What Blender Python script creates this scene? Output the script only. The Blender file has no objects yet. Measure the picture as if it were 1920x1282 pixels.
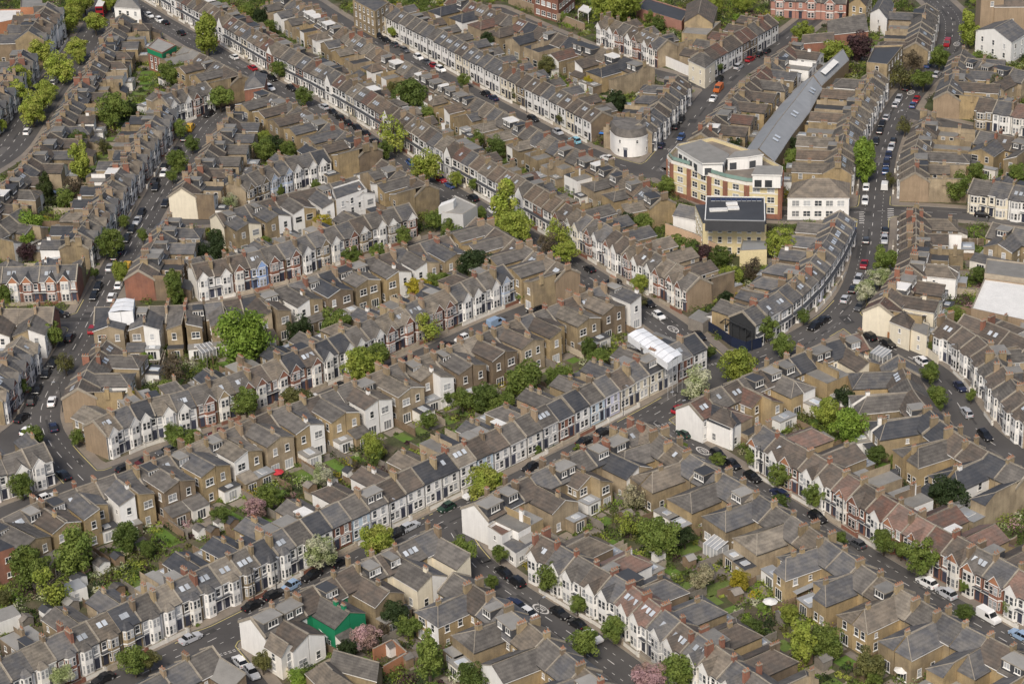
import bpy, math, random
import numpy as np
from mathutils import Matrix, Vector
random.seed(7)
SC = bpy.context.scene
COL = SC.collection
PI = math.pi
rad = math.radians

# ---------------------------------------------------------------- camera
TH, ROLL, FPX, CAMH = 25.5, 2.14, 4250.0, 222.0
_t, _r = rad(TH), rad(ROLL)
FWD = Vector((0, math.cos(_t), -math.sin(_t)))
_right = Vector((1, 0, 0)); _down = FWD.cross(_right)
RGT = _right * math.cos(_r) + _down * math.sin(_r)
DWN = -_right * math.sin(_r) + _down * math.cos(_r)
cam_data = bpy.data.cameras.new("camera")
cam_data.sensor_width = 36.0
cam_data.lens = FPX / 1920.0 * 36.0
cam_data.clip_start = 5.0
cam_data.clip_end = 5000.0
cam = bpy.data.objects.new("camera", cam_data)
M = Matrix.Identity(4)
for i in range(3):
    M[i][0] = RGT[i]; M[i][1] = -DWN[i]; M[i][2] = -FWD[i]
M[2][3] = CAMH
cam.matrix_world = M
COL.objects.link(cam)
SC.camera = cam

# ---------------------------------------------------------------- sky, sun, exposure (bright overcast, soft light from the lower left)
SUN_EL, SUN_AZ = 46.0, 196.0           # azimuth measured clockwise from +Y
w = bpy.data.worlds.new("World"); SC.world = w; w.use_nodes = True
nt = w.node_tree
bg = nt.nodes["Background"]
sky = nt.nodes.new("ShaderNodeTexSky")
sky.sky_type = 'NISHITA'; sky.sun_disc = False
sky.sun_elevation = rad(SUN_EL); sky.sun_rotation = rad(SUN_AZ)
sky.air_density = 1.0; sky.dust_density = 4.0; sky.ozone_density = 1.0
nt.links.new(sky.outputs[0], bg.inputs[0])
bg.inputs[1].default_value = 0.088
sun_d = bpy.data.lights.new("sun", 'SUN')
sun_d.energy = 1.9; sun_d.angle = rad(18); sun_d.color = (1.0, 0.93, 0.83)
sun = bpy.data.objects.new("sun", sun_d)
_sd = Vector((math.sin(rad(SUN_AZ)) * math.cos(rad(SUN_EL)), math.cos(rad(SUN_AZ)) * math.cos(rad(SUN_EL)), math.sin(rad(SUN_EL))))
sun.rotation_euler = _sd.to_track_quat('Z', 'Y').to_euler()
COL.objects.link(sun)
SC.view_settings.view_transform = 'Standard'
SC.view_settings.look = 'None'
SC.view_settings.exposure = 0.56
SC.view_settings.gamma = 1.0

# ---------------------------------------------------------------- photo pixel <-> world
def G(u, v, z=0.0):
    d = FWD + RGT * ((u - 960) / FPX) + DWN * ((v - 641) / FPX)
    t = (z - CAMH) / d.z
    return Vector((d.x * t, d.y * t, z))
def proj(p):
    q = Vector(p) - Vector((0, 0, CAMH)); zz = q.dot(FWD)
    return (960 + FPX * q.dot(RGT) / zz, 641 + FPX * q.dot(DWN) / zz)
def pxm(p):                              # photo pixels per metre at a point
    return FPX / (Vector(p) - Vector((0, 0, CAMH))).dot(FWD)

# ---------------------------------------------------------------- materials
MATS = {}
def mat(name, col, rough=0.85, var=0.10, scale=0.5, fine=0.10, fscale=4.0, objvar=0.10, col2=None, c2scale=0.15, bands=0.0, streak=0.0, metallic=0.0, spec=0.3, emit=None):
    m = bpy.data.materials.new(name); m.use_nodes = True
    n = m.node_tree.nodes; L = m.node_tree.links
    b = n["Principled BSDF"]
    b.inputs["Roughness"].default_value = rough
    b.inputs["Metallic"].default_value = metallic
    b.inputs["Specular IOR Level"].default_value = spec
    geo = n.new("ShaderNodeNewGeometry")
    def noise(s, det=3):
        t = n.new("ShaderNodeTexNoise"); t.inputs["Scale"].default_value = s; t.inputs["Detail"].default_value = det
        L.new(geo.outputs["Position"], t.inputs["Vector"]); return t.outputs["Fac"]
    def math_(op, a, b_):
        x = n.new("ShaderNodeMath"); x.operation = op
        for i, s in enumerate((a, b_)):
            if isinstance(s, (int, float)): x.inputs[i].default_value = s
            else: L.new(s, x.inputs[i])
        return x.outputs[0]
    f = math_('MULTIPLY_ADD', noise(scale, 4), var * 4); f.node.inputs[2].default_value = 1 - var * 2
    if fine:
        g = math_('MULTIPLY_ADD', noise(fscale, 2), fine * 4); g.node.inputs[2].default_value = -fine * 2
        f = math_('ADD', f, g)
    if objvar:
        oi = n.new("ShaderNodeObjectInfo")
        g = math_('MULTIPLY_ADD', oi.outputs["Random"], objvar * 2); g.node.inputs[2].default_value = -objvar
        f = math_('ADD', f, g)
    if bands:
        sp = n.new("ShaderNodeSeparateXYZ"); L.new(geo.outputs["Position"], sp.inputs[0])
        s = math_('SINE', math_('MULTIPLY', sp.outputs[2], 18.0), 0)
        f = math_('ADD', f, math_('MULTIPLY', s, bands))
    if streak:
        vv = n.new("ShaderNodeVectorMath"); vv.operation = 'MULTIPLY'; vv.inputs[1].default_value = (2.2, 2.2, 0.25)
        L.new(geo.outputs["Position"], vv.inputs[0])
        tx = n.new("ShaderNodeTexNoise"); tx.inputs["Scale"].default_value = 1.0; tx.inputs["Detail"].default_value = 3; L.new(vv.outputs[0], tx.inputs["Vector"])
        g = math_('MULTIPLY_ADD', tx.outputs["Fac"], streak * 4); g.node.inputs[2].default_value = -streak * 2
        f = math_('ADD', f, g)
    f = math_('MAXIMUM', f, 0.15)
    rgb = n.new("ShaderNodeRGB"); rgb.outputs[0].default_value = (*col, 1)
    src = rgb.outputs[0]
    if col2 is not None:
        mx = n.new("ShaderNodeMix"); mx.data_type = 'RGBA'
        cr = n.new("ShaderNodeValToRGB"); cr.color_ramp.elements[0].position = 0.42; cr.color_ramp.elements[1].position = 0.58
        L.new(noise(c2scale, 5), cr.inputs[0]); L.new(cr.outputs[0], mx.inputs[0])
        L.new(rgb.outputs[0], mx.inputs[6]); mx.inputs[7].default_value = (*col2, 1); src = mx.outputs[2]
    vm = n.new("ShaderNodeVectorMath"); vm.operation = 'SCALE'
    L.new(src, vm.inputs[0]); L.new(f, vm.inputs[3])
    L.new(vm.outputs[0], b.inputs["Base Color"])
    MATS[name] = m
    return m

def leafmat(name, col, col2, var=0.25, trans=0.25):
    m = mat(name, col, rough=0.6, var=var, scale=0.7, fine=0.16, fscale=3.0, objvar=0.14, col2=col2, c2scale=0.35, spec=0.2)
    n = m.node_tree.nodes; L = m.node_tree.links
    b = n["Principled BSDF"]; out = n["Material Output"]
    tr = n.new("ShaderNodeBsdfTranslucent"); mx = n.new("ShaderNodeMixShader"); mx.inputs[0].default_value = trans
    src = b.inputs["Base Color"].links[0].from_socket
    L.new(src, tr.inputs[0]); L.new(b.outputs[0], mx.inputs[1]); L.new(tr.outputs[0], mx.inputs[2]); L.new(mx.outputs[0], out.inputs[0])
    return m

# ground
mat("asphalt", (0.072, 0.068, 0.066), var=0.09, scale=0.12, fine=0.05, fscale=1.5, objvar=0, col2=(0.088, 0.083, 0.079), c2scale=0.06)
mat("tarpatch", (0.050, 0.048, 0.047), var=0.1, scale=0.5, objvar=0)
mat("tarpale", (0.115, 0.108, 0.102), var=0.1, scale=0.5, objvar=0)
mat("paving", (0.23, 0.195, 0.155), var=0.14, scale=0.35, fine=0.08, fscale=2.5, objvar=0, col2=(0.19, 0.165, 0.14), c2scale=0.09)
mat("kerbstone", (0.27, 0.25, 0.22), objvar=0)
mat("soil", (0.062, 0.070, 0.030), var=0.28, scale=0.25, fine=0.22, fscale=1.8, objvar=0, col2=(0.105, 0.087, 0.058), c2scale=0.12)
mat("lawn", (0.095, 0.165, 0.028), var=0.2, scale=0.3, fine=0.15, fscale=2.5, objvar=0, col2=(0.115, 0.155, 0.04), c2scale=0.1)
mat("patio", (0.24, 0.205, 0.165), var=0.18, scale=0.4, fine=0.1, objvar=0, col2=(0.17, 0.15, 0.13), c2scale=0.12)
mat("roadpaint", (0.52, 0.50, 0.47), var=0.15, scale=1.2, objvar=0)
mat("yellowpaint", (0.42, 0.36, 0.16), var=0.15, scale=1.2, objvar=0)
# roofs
RK = dict(scale=0.9, fine=0.16, fscale=5.0, bands=0.09, objvar=0.20)
mat("slate", (0.090, 0.090, 0.094), rough=0.7, var=0.16, col2=(0.128, 0.122, 0.115), c2scale=0.5, **RK)
mat("slatedark", (0.050, 0.053, 0.060), rough=0.6, var=0.12, col2=(0.068, 0.069, 0.073), c2scale=0.5, **RK)
mat("tilegrey", (0.130, 0.120, 0.108), var=0.18, col2=(0.096, 0.089, 0.082), c2scale=0.55, **RK)
mat("tilebrown", (0.118, 0.096, 0.079), var=0.18, col2=(0.088, 0.077, 0.067), c2scale=0.55, **RK)
mat("tiletan", (0.170, 0.144, 0.114), var=0.18, col2=(0.122, 0.106, 0.088), c2scale=0.55, **RK)
mat("tilelight", (0.205, 0.180, 0.146), var=0.18, col2=(0.145, 0.129, 0.108), c2scale=0.55, **RK)
mat("tilewarm", (0.165, 0.127, 0.096), var=0.18, col2=(0.122, 0.099, 0.079), c2scale=0.55, **RK)
mat("tilered", (0.140, 0.082, 0.064), var=0.18, col2=(0.106, 0.079, 0.067), c2scale=0.55, **RK)
mat("tilepink", (0.190, 0.122, 0.098), var=0.18, col2=(0.143, 0.106, 0.090), c2scale=0.55, **RK)
mat("felt", (0.23, 0.222, 0.205), rough=0.7, var=0.14, scale=0.5, fine=0.06, objvar=0.25)
mat("feltdark", (0.055, 0.057, 0.062), rough=0.6, var=0.12, scale=0.4)
mat("feltwhite", (0.66, 0.65, 0.62), rough=0.6, var=0.08, scale=0.5, objvar=0.08)
mat("metalroof", (0.27, 0.28, 0.29), rough=0.5, var=0.08, scale=0.4, fine=0.04)
mat("coping", (0.27, 0.24, 0.195), var=0.18, scale=1.0, fine=0.12, objvar=0.15)
# walls
mat("white", (0.75, 0.74, 0.715), streak=0.06, rough=0.7, var=0.05, scale=0.6, fine=0.03, objvar=0.05)
mat("offwhite", (0.70, 0.675, 0.62), streak=0.06, rough=0.75, var=0.06, scale=0.6, fine=0.04, objvar=0.07)
mat("cream", (0.70, 0.64, 0.51), streak=0.06, rough=0.75, var=0.06, scale=0.6, fine=0.04, objvar=0.06)
mat("palegrey", (0.46, 0.46, 0.455), streak=0.06, rough=0.75, var=0.06, scale=0.6, fine=0.04)
mat("paleblue", (0.50, 0.60, 0.68), rough=0.75, var=0.05, scale=0.6, fine=0.03, objvar=0.05)
mat("lilac", (0.60, 0.61, 0.74), rough=0.75, var=0.05, scale=0.6, fine=0.03, objvar=0.05)
mat("skyblue", (0.27, 0.39, 0.66), rough=0.75, var=0.05, scale=0.6, fine=0.03, objvar=0.02)
mat("bluegrey", (0.42, 0.49, 0.60), rough=0.75, var=0.05, scale=0.6, fine=0.03, objvar=0.03)
mat("turquoise", (0.33, 0.52, 0.58), rough=0.75, var=0.05, scale=0.6, fine=0.03, objvar=0.03)
mat("greenpaint", (0.015, 0.20, 0.095), rough=0.7, var=0.06, scale=0.6, fine=0.04, objvar=0.02)
mat("yellowbrick", (0.30, 0.235, 0.142), var=0.16, scale=0.5, fine=0.12, fscale=5, objvar=0.2, streak=0.14, col2=(0.22, 0.175, 0.115), c2scale=0.3)
mat("goldbrick", (0.37, 0.28, 0.155), streak=0.12, var=0.14, scale=0.5, fine=0.12, fscale=5, objvar=0.12, col2=(0.285, 0.22, 0.13), c2scale=0.3)
mat("palebrick", (0.37, 0.30, 0.205), streak=0.12, var=0.14, scale=0.5, fine=0.12, fscale=5, objvar=0.12, col2=(0.28, 0.225, 0.155), c2scale=0.3)
mat("brownbrick", (0.22, 0.168, 0.112), streak=0.12, var=0.16, scale=0.5, fine=0.12, fscale=5, objvar=0.12, col2=(0.165, 0.128, 0.092), c2scale=0.3)
mat("redbrick", (0.255, 0.118, 0.08), streak=0.12, var=0.14, scale=0.5, fine=0.12, fscale=5, objvar=0.12, col2=(0.205, 0.103, 0.076), c2scale=0.3)
mat("orangebrick", (0.36, 0.17, 0.095), var=0.12, scale=0.5, fine=0.10, fscale=5, objvar=0.05)
mat("pinkbrick", (0.36, 0.19, 0.15), var=0.12, scale=0.5, fine=0.10, fscale=5, objvar=0.05)
mat("tanbrick", (0.29, 0.22, 0.15), streak=0.12, var=0.12, scale=0.4, fine=0.10, fscale=5, objvar=0.05)
mat("maroon", (0.16, 0.04, 0.035), var=0.1)
mat("peach", (0.60, 0.42, 0.28), var=0.08)
mat("buff", (0.62, 0.53, 0.32), var=0.06, objvar=0.02)
mat("trim", (0.74, 0.73, 0.70), rough=0.5, var=0.04, fine=0.0, objvar=0.06)
mat("glass", (0.05, 0.055, 0.062), rough=0.08, var=0.2, scale=0.7, fine=0, objvar=0.4, spec=0.6)
mat("glasspale", (0.34, 0.35, 0.36), rough=0.15, var=0.2, scale=0.7, fine=0, objvar=0.4, spec=0.6)
mat("skyglass", (0.42, 0.45, 0.48), rough=0.1, var=0.1, scale=0.7, fine=0, objvar=0.3, spec=0.8)
mat("greenglass", (0.20, 0.30, 0.27), rough=0.1, var=0.1, fine=0, spec=0.8)
mat("door", (0.05, 0.055, 0.08), rough=0.4, var=0.05, fine=0, objvar=0.3)
mat("pot", (0.33, 0.165, 0.10), var=0.1, objvar=0.15)
mat("timber", (0.20, 0.145, 0.095), var=0.2, scale=0.8, fine=0.15, objvar=0.2)
mat("timbergrey", (0.20, 0.18, 0.155), var=0.2, scale=0.8, fine=0.15, objvar=0.2)
mat("timberorange", (0.36, 0.17, 0.075), var=0.15, objvar=0.1)
mat("gardenwall", (0.40, 0.345, 0.27), var=0.2, scale=0.8, fine=0.1, objvar=0.15)
mat("darkmetal", (0.04, 0.042, 0.045), rough=0.5, var=0.05, fine=0)
mat("galvanised", (0.40, 0.41, 0.42), rough=0.45, var=0.05, fine=0, metallic=0.3)
mat("navyboard", (0.018, 0.026, 0.055), rough=0.5, var=0.1, fine=0)
mat("sheeting", (0.70, 0.71, 0.72), rough=0.55, var=0.08, scale=0.8, fine=0.05)
mat("solar", (0.02, 0.03, 0.07), rough=0.2, var=0.1, fine=0, spec=0.6)
mat("sand", (0.42, 0.32, 0.20), var=0.15, objvar=0)
mat("bluetarp", (0.04, 0.16, 0.46), var=0.1, fine=0)
mat("redplastic", (0.45, 0.04, 0.05), var=0.1, fine=0)
# leaves
LEAF = {
    'lime': ((0.32, 0.345, 0.075), (0.25, 0.31, 0.050)),
    'yg': ((0.27, 0.31, 0.058), (0.20, 0.25, 0.045)),
    'green': ((0.165, 0.210, 0.048), (0.115, 0.160, 0.036)),
    'bright': ((0.20, 0.285, 0.046), (0.145, 0.225, 0.036)),
    'mid': ((0.105, 0.145, 0.034), (0.078, 0.112, 0.028)),
    'dark': ((0.042, 0.064, 0.023), (0.030, 0.048, 0.018)),
    'conifer': ((0.052, 0.070, 0.020), (0.040, 0.054, 0.018)),
    'olive': ((0.150, 0.148, 0.050), (0.110, 0.115, 0.042)),
    'bare': ((0.140, 0.112, 0.070), (0.105, 0.085, 0.055)),
    'cream': ((0.40, 0.36, 0.23), (0.26, 0.25, 0.14)),
    'whiteb': ((0.48, 0.48, 0.34), (0.26, 0.31, 0.13)),
    'pink': ((0.48, 0.31, 0.32), (0.30, 0.21, 0.17)),
    'yellow': ((0.38, 0.32, 0.03), (0.28, 0.24, 0.035)),
    'purple': ((0.085, 0.045, 0.050), (0.062, 0.040, 0.040)),
}
for k, (a, b_) in LEAF.items():
    leafmat("leaf_" + k, a, b_)
mat("bark", (0.075, 0.062, 0.048), var=0.2, objvar=0.15)
# car paint
for k, c in {'k': (0.014, 0.014, 0.016), 'dg': (0.075, 0.078, 0.085), 's': (0.42, 0.43, 0.45), 'w': (0.74, 0.74, 0.73), 'r': (0.30, 0.018, 0.025), 'm': (0.085, 0.014, 0.018),
             'b': (0.045, 0.085, 0.20), 'n': (0.020, 0.026, 0.060), 'lb': (0.26, 0.36, 0.50), 'gr': (0.02, 0.05, 0.035), 'y': (0.62, 0.36, 0.03), 'o': (0.50, 0.13, 0.03), 'cy': (0.22, 0.45, 0.55)}.items():
    mat("paint_" + k, c, rough=0.25, var=0.02, fine=0, objvar=0.12, spec=0.6)
mat("tyre", (0.02, 0.02, 0.02), var=0.05, fine=0)
mat("carglass", (0.012, 0.014, 0.017), rough=0.08, var=0.05, fine=0, spec=0.5)

# ---------------------------------------------------------------- mesh builder
class MB:
    def __init__(self): self.v = []; self.f = []; self.m = []
    def poly(self, pts, mt):
        i = len(self.v); self.v.extend([tuple(p) for p in pts]); self.f.append(tuple(range(i, i + len(pts)))); self.m.append(mt)
    def box(self, x0, x1, y0, y1, z0, z1, mt, top=None, bottom=False):
        a = [(x0, y0), (x1, y0), (x1, y1), (x0, y1)]
        for k in range(4):
            p, q = a[k], a[(k + 1) % 4]
            self.poly([(p[0], p[1], z0), (q[0], q[1], z0), (q[0], q[1], z1), (p[0], p[1], z1)], mt)
        self.poly([(x, y, z1) for x, y in a], top or mt)
        if bottom: self.poly([(x, y, z0) for x, y in reversed(a)], mt)
    def prism(self, pts, z0, z1, mt, top=None):
        n = len(pts)
        for k in range(n):
            p, q = pts[k], pts[(k + 1) % n]
            self.poly([(p[0], p[1], z0), (q[0], q[1], z0), (q[0], q[1], z1), (p[0], p[1], z1)], mt)
        self.poly([(p[0], p[1], z1) for p in pts], top or mt)
    def beam(self, p, q, r, mt, n=4, r2=None):
        p = Vector(p); q = Vector(q); d = (q - p)
        if d.length < 1e-6: return
        a = d.normalized().orthogonal().normalized(); b = d.normalized().cross(a)
        r2 = r if r2 is None else r2
        c0 = [p + (a * math.cos(2 * PI * k / n) + b * math.sin(2 * PI * k / n)) * r for k in range(n)]
        c1 = [q + (a * math.cos(2 * PI * k / n) + b * math.sin(2 * PI * k / n)) * r2 for k in range(n)]
        for k in range(n):
            self.poly([c0[k], c0[(k + 1) % n], c1[(k + 1) % n], c1[k]], mt)
        self.poly(c1, mt)
    def add(self, other, mx):
        i = len(self.v)
        self.v.extend([tuple(mx @ Vector(p)) for p in other.v]); self.f.extend([tuple(k + i for k in f) for f in other.f]); self.m.extend(other.m)
    def mesh(self, name):
        me = bpy.data.meshes.new(name)
        me.from_pydata(self.v, [], self.f)
        names = list(dict.fromkeys(self.m)); idx = {k: i for i, k in enumerate(names)}
        for k in names: me.materials.append(MATS[k])
        me.polygons.foreach_set("material_index", [idx[k] for k in self.m])
        me.update()
        return me

def obj(name, data, parent=None, loc=None, rotz=0.0):
    o = bpy.data.objects.new(name, data); COL.objects.link(o)
    if parent is not None: o.parent = parent
    if loc is not None: o.location = loc
    if rotz: o.rotation_euler = (0, 0, rotz)
    return o
def thing(name, loc, rotz=0.0):
    return obj(name, None, None, loc, rotz)
def tag(o, label=None, cat=None, group=None, kind=None):
    if label: o["label"] = label
    if cat: o["category"] = cat
    if group: o["group"] = group
    if kind: o["kind"] = kind
    return o
ORD = "first second third fourth fifth sixth seventh eighth ninth tenth eleventh twelfth thirteenth fourteenth fifteenth sixteenth seventeenth eighteenth nineteenth twentieth".split()
def ordinal(n):
    if n <= 20: return ORD[n - 1]
    t = {2: "twenty", 3: "thirty", 4: "forty", 5: "fifty", 6: "sixty", 7: "seventy"}[n // 10]
    if n % 10 == 0: return t[:-1] + "ieth"
    return t + "-" + ORD[n % 10 - 1]

# ---------------------------------------------------------------- streets (centre lines read off the photograph, on the ground)
STREETS = {
 'A': ([(175,-36),(222,-6),(261,17),(301,42),(345,67),(389,93),(433,120),(484,150),(539,178),(591,208),(644,240),(698,274),(752,310),(799,339),(864,376),(931,416),(1005,460),(1075,502),(1150,548),(1232,596),(1290,640),(1345,690)], 4.3),
 'B': ([(46,1368),(211,1288),(367,1214),(517,1140),(619,1086),(649,1067),(788,998),(920,934),(1015,887),(1105,842),(1191,797),(1285,745),(1345,700)], 4.2),
 'Q': ([(385,1200),(440,1266),(490,1334)], 4.2),
 'D': ([(838,985),(880,1058),(920,1088),(958,1116),(1014,1150),(1055,1175),(1171,1258),(1269,1332),(1339,1384)], 4.0),
 'C': ([(1212,782),(1262,822),(1315,856),(1370,893),(1465,951),(1557,1009),(1660,1072),(1775,1138),(1853,1182),(1980,1256)], 3.8),
 'E': ([(470,185),(410,204),(378,236),(347,288),(320,332),(292,380),(263,428),(232,480),(210,520),(185,562),(163,608),(138,655),(108,698),(84,742),(68,787),(80,815),(112,856),(142,884),(170,914)], 4.2),
 'E2': ([(68,787),(40,812),(-20,852)], 4.0),
 'LS1': ([(-40,985),(60,945),(165,909),(258,873),(375,832),(494,794),(625,743),(718,703),(828,653),(935,606),(1000,580),(1070,556),(1140,534)], 3.6),
 'LS2': ([(-40,605),(60,602),(160,602),(300,598),(404,580),(509,557),(612,525),(716,487),(795,464),(860,440),(950,408)], 3.6),
 'NS1': ([(330,414),(420,415),(502,400),(585,365),(640,342),(715,316),(770,316)], 3.2),
 'W1': ([(-60,330),(10,290),(55,222),(100,158),(158,97),(198,25),(218,-40)], 5.6),
 'F': ([(1700,-60),(1745,-8),(1786,30),(1787,72),(1775,100),(1752,128),(1727,153),(1705,176),(1690,198),(1675,228),(1660,262),(1650,294),(1644,332),(1640,370),(1637,410),(1634,450),(1629,490),(1617,530),(1600,565),(1575,595),(1545,616),(1500,640),(1440,665),(1385,684),(1335,700)], 4.3),
 'FX': ([(1228,310),(1265,338),(1310,362),(1365,388),(1445,408),(1520,403),(1600,400),(1640,392),(1700,396),(1800,401),(1860,406),(1960,420)], 3.8),
 'A2': ([(580,5),(620,32),(671,62),(721,88),(772,116),(824,144),(879,175),(939,206),(999,238),(1061,272),(1140,305),(1215,322)], 3.9),
 'CS': ([(1215,325),(1240,300),(1272,262),(1300,222),(1328,186),(1374,140),(1429,104),(1482,68),(1530,30)], 3.9),
 'TS': ([(1340,166),(1280,150),(1198,131),(1167,118),(1102,92),(1030,62),(930,18)], 3.0),
 'G': ([(1580,585),(1612,622),(1660,646),(1719,672),(1765,704),(1787,735),(1800,768),(1826,806),(1850,830),(1902,858),(1980,890)], 3.9),
 'RX': ([(1690,205),(1740,226),(1850,250),(1960,272)], 3.2),
}
def resample(pts, step=6.0):
    out = [pts[0]]
    for a, b in zip(pts, pts[1:]):
        n = max(1, int((b - a).length / step))
        for k in range(1, n + 1): out.append(a + (b - a) * (k / n))
    return out
STW = {}
for k, (pts, hw) in STREETS.items():
    p = resample([G(*q) for q in pts], 5.0)
    for _ in range(2):                                      # ease the corners
        p = [p[0]] + [(p[i - 1] + p[i] * 2 + p[i + 1]) / 4 for i in range(1, len(p) - 1)] + [p[-1]]
    STW[k] = (p, hw)
GX0, GX1, GY0, GY1, GS = -250.0, 250.0, 255.0, 900.0, 1.5
NX, NY = int((GX1 - GX0) / GS) + 1, int((GY1 - GY0) / GS) + 1
gx = GX0 + np.arange(NX) * GS; gy = GY0 + np.arange(NY) * GS
XX, YY = np.meshgrid(gx, gy)
DIST = np.full((NY, NX), 1e3)
for k, (p, hw) in STW.items():
    for a, b in zip(p, p[1:]):
        dx, dy = b.x - a.x, b.y - a.y
        t = np.clip(((XX - a.x) * dx + (YY - a.y) * dy) / max(dx * dx + dy * dy, 1e-9), 0, 1)
        np.minimum(DIST, np.hypot(XX - a.x - t * dx, YY - a.y - t * dy) - hw, out=DIST)
def dist_at(x, y):
    i = int(round((x - GX0) / GS)); j = int(round((y - GY0) / GS))
    if 0 <= i < NX and 0 <= j < NY: return DIST[j, i]
    return -1.0
def nearest_street(p):
    best = None
    for k, (q, hw) in STW.items():
        acc = 0.0
        for a, b in zip(q, q[1:]):
            d = b - a; L2 = d.length_squared
            t = max(0, min(1, (p - a).dot(d) / L2)) if L2 else 0
            c = a + d * t; e = (p - c).length
            if best is None or e < best[0]: best = (e, k, d.normalized(), acc + t * d.length, c)
            acc += d.length
    return best
def contour(iso, z, mt, skirt=None):
    mb = MB(); F = DIST - iso
    pos = F > 0
    full = pos[:-1, :-1] & pos[1:, :-1] & pos[:-1, 1:] & pos[1:, 1:]
    anyp = pos[:-1, :-1] | pos[1:, :-1] | pos[:-1, 1:] | pos[1:, 1:]
    for j in range(NY - 1):
        i = 0; row = full[j]
        while i < NX - 1:
            if row[i]:
                s = i
                while i < NX - 1 and row[i]: i += 1
                mb.poly([(gx[s], gy[j], z), (gx[i], gy[j], z), (gx[i], gy[j + 1], z), (gx[s], gy[j + 1], z)], mt)
            else: i += 1
        for i in np.nonzero(anyp[j] & ~row)[0]:
            c = [(i, j), (i + 1, j), (i + 1, j + 1), (i, j + 1)]
            pts = []; cr = []
            for k in range(4):
                a, b = c[k], c[(k + 1) % 4]; fa, fb = F[a[1], a[0]], F[b[1], b[0]]
                if fa > 0: pts.append((gx[a[0]], gy[a[1]], z))
                if (fa > 0) != (fb > 0):
                    t = fa / (fa - fb); q = (gx[a[0]] + (gx[b[0]] - gx[a[0]]) * t, gy[a[1]] + (gy[b[1]] - gy[a[1]]) * t, z)
                    pts.append(q); cr.append((q, fa > 0))
            if len(pts) >= 3: mb.poly(pts, mt)
            if skirt and len(cr) == 2:
                q, r = cr[0][0], cr[1][0]
                if not cr[0][1]: q, r = r, q
                mb.poly([(q[0], q[1], 0), (r[0], r[1], 0), r, q], skirt)
    return mb
b = MB(); b.poly([(-3000, -200, -0.06), (3000, -200, -0.06), (3000, 6000, -0.06), (-3000, 6000, -0.06)], "soil")
tag(obj("ground", b.mesh("ground")), kind="structure")
b = MB(); b.poly([(GX0, GY0, 0), (GX1, GY0, 0), (GX1, GY1, 0), (GX0, GY1, 0)], "asphalt")
tag(obj("road", b.mesh("road")), kind="structure")
tag(obj("pavement", contour(0.0, 0.12, "paving", "kerbstone").mesh("pavement")), kind="structure")
tag(obj("garden_ground", contour(2.1, 0.125, "soil").mesh("garden_ground")), kind="structure")

# road markings: dashed centre lines, junction lines, roundels
rm = MB()
def strip(a, b, wd, z, mt="roadpaint", mb=rm):
    d = (b - a); d.z = 0
    if d.length < 1e-4: return
    n = Vector((-d.y, d.x, 0)).normalized() * wd / 2
    mb.poly([(a.x - n.x, a.y - n.y, z), (b.x - n.x, b.y - n.y, z), (b.x + n.x, b.y + n.y, z), (a.x + n.x, a.y + n.y, z)], mt)
def along(p, s0, s1, off=0.0):
    out = []; acc = 0.0
    for a, b in zip(p, p[1:]):
        L = (b - a).length
        lo, hi = max(s0, acc), min(s1, acc + L)
        if hi > lo:
            d = (b - a) / L; n = Vector((-d.y, d.x, 0)) * off
            out.append((a + d * (lo - acc) + n, a + d * (hi - acc) + n))
        acc += L
    return out
def plen(p): return sum((b - a).length for a, b in zip(p, p[1:]))
DASH = {'A': (2, 4), 'B': (2, 5), 'D': (2, 4), 'C': (2, 4), 'E': (3, 3), 'W1': (2, 4), 'F': (2, 4), 'G': (2, 4), 'CS': (2, 5), 'A2': (2, 6), 'Q': (3, 3), 'FX': (2, 4)}
for k, (dl, gap) in DASH.items():
    p, hw = STW[k]; s = 3.0; L = plen(p)
    while s < L - 4:
        for a, b in along(p, s, s + dl): strip(a, b, 0.14, 0.006)
        s += dl + gap
for k in ('A', 'B', 'C', 'D', 'E', 'F'):                      # parking-bay dashes
    p, hw = STW[k]; L = plen(p)
    for sgn in (-1, 1):
        s = 8.0
        while s < L - 8:
            for a, b in along(p, s, s + 0.8, sgn * (hw - 2.1)): strip(a, b, 0.10, 0.006)
            s += 2.4
for k in ('W1',):
    p, hw = STW[k]
    for off in (-2.9, 2.9):
        s = 0
        while s < plen(p) - 3:
            for a, b in along(p, s, s + 1.6, off): strip(a, b, 0.13, 0.006)
            s += 4
def giveway(px, wid):
    c = G(*px); e, k, d, s, cc = nearest_street(c)
    n = Vector((-d.y, d.x, 0))
    for off in (0, 0.5):
        x = -wid / 2
        while x < wid / 2:
            strip(c + d * off + n * x, c + d * off + n * (x + 0.55), 0.16, 0.006); x += 0.85
for q in ((866,1025),(1243,795),(415,1225),(178,925),(1290,633),(1625,618),(1245,280),(1330,683),(195,605)): giveway(q, 6)
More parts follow.
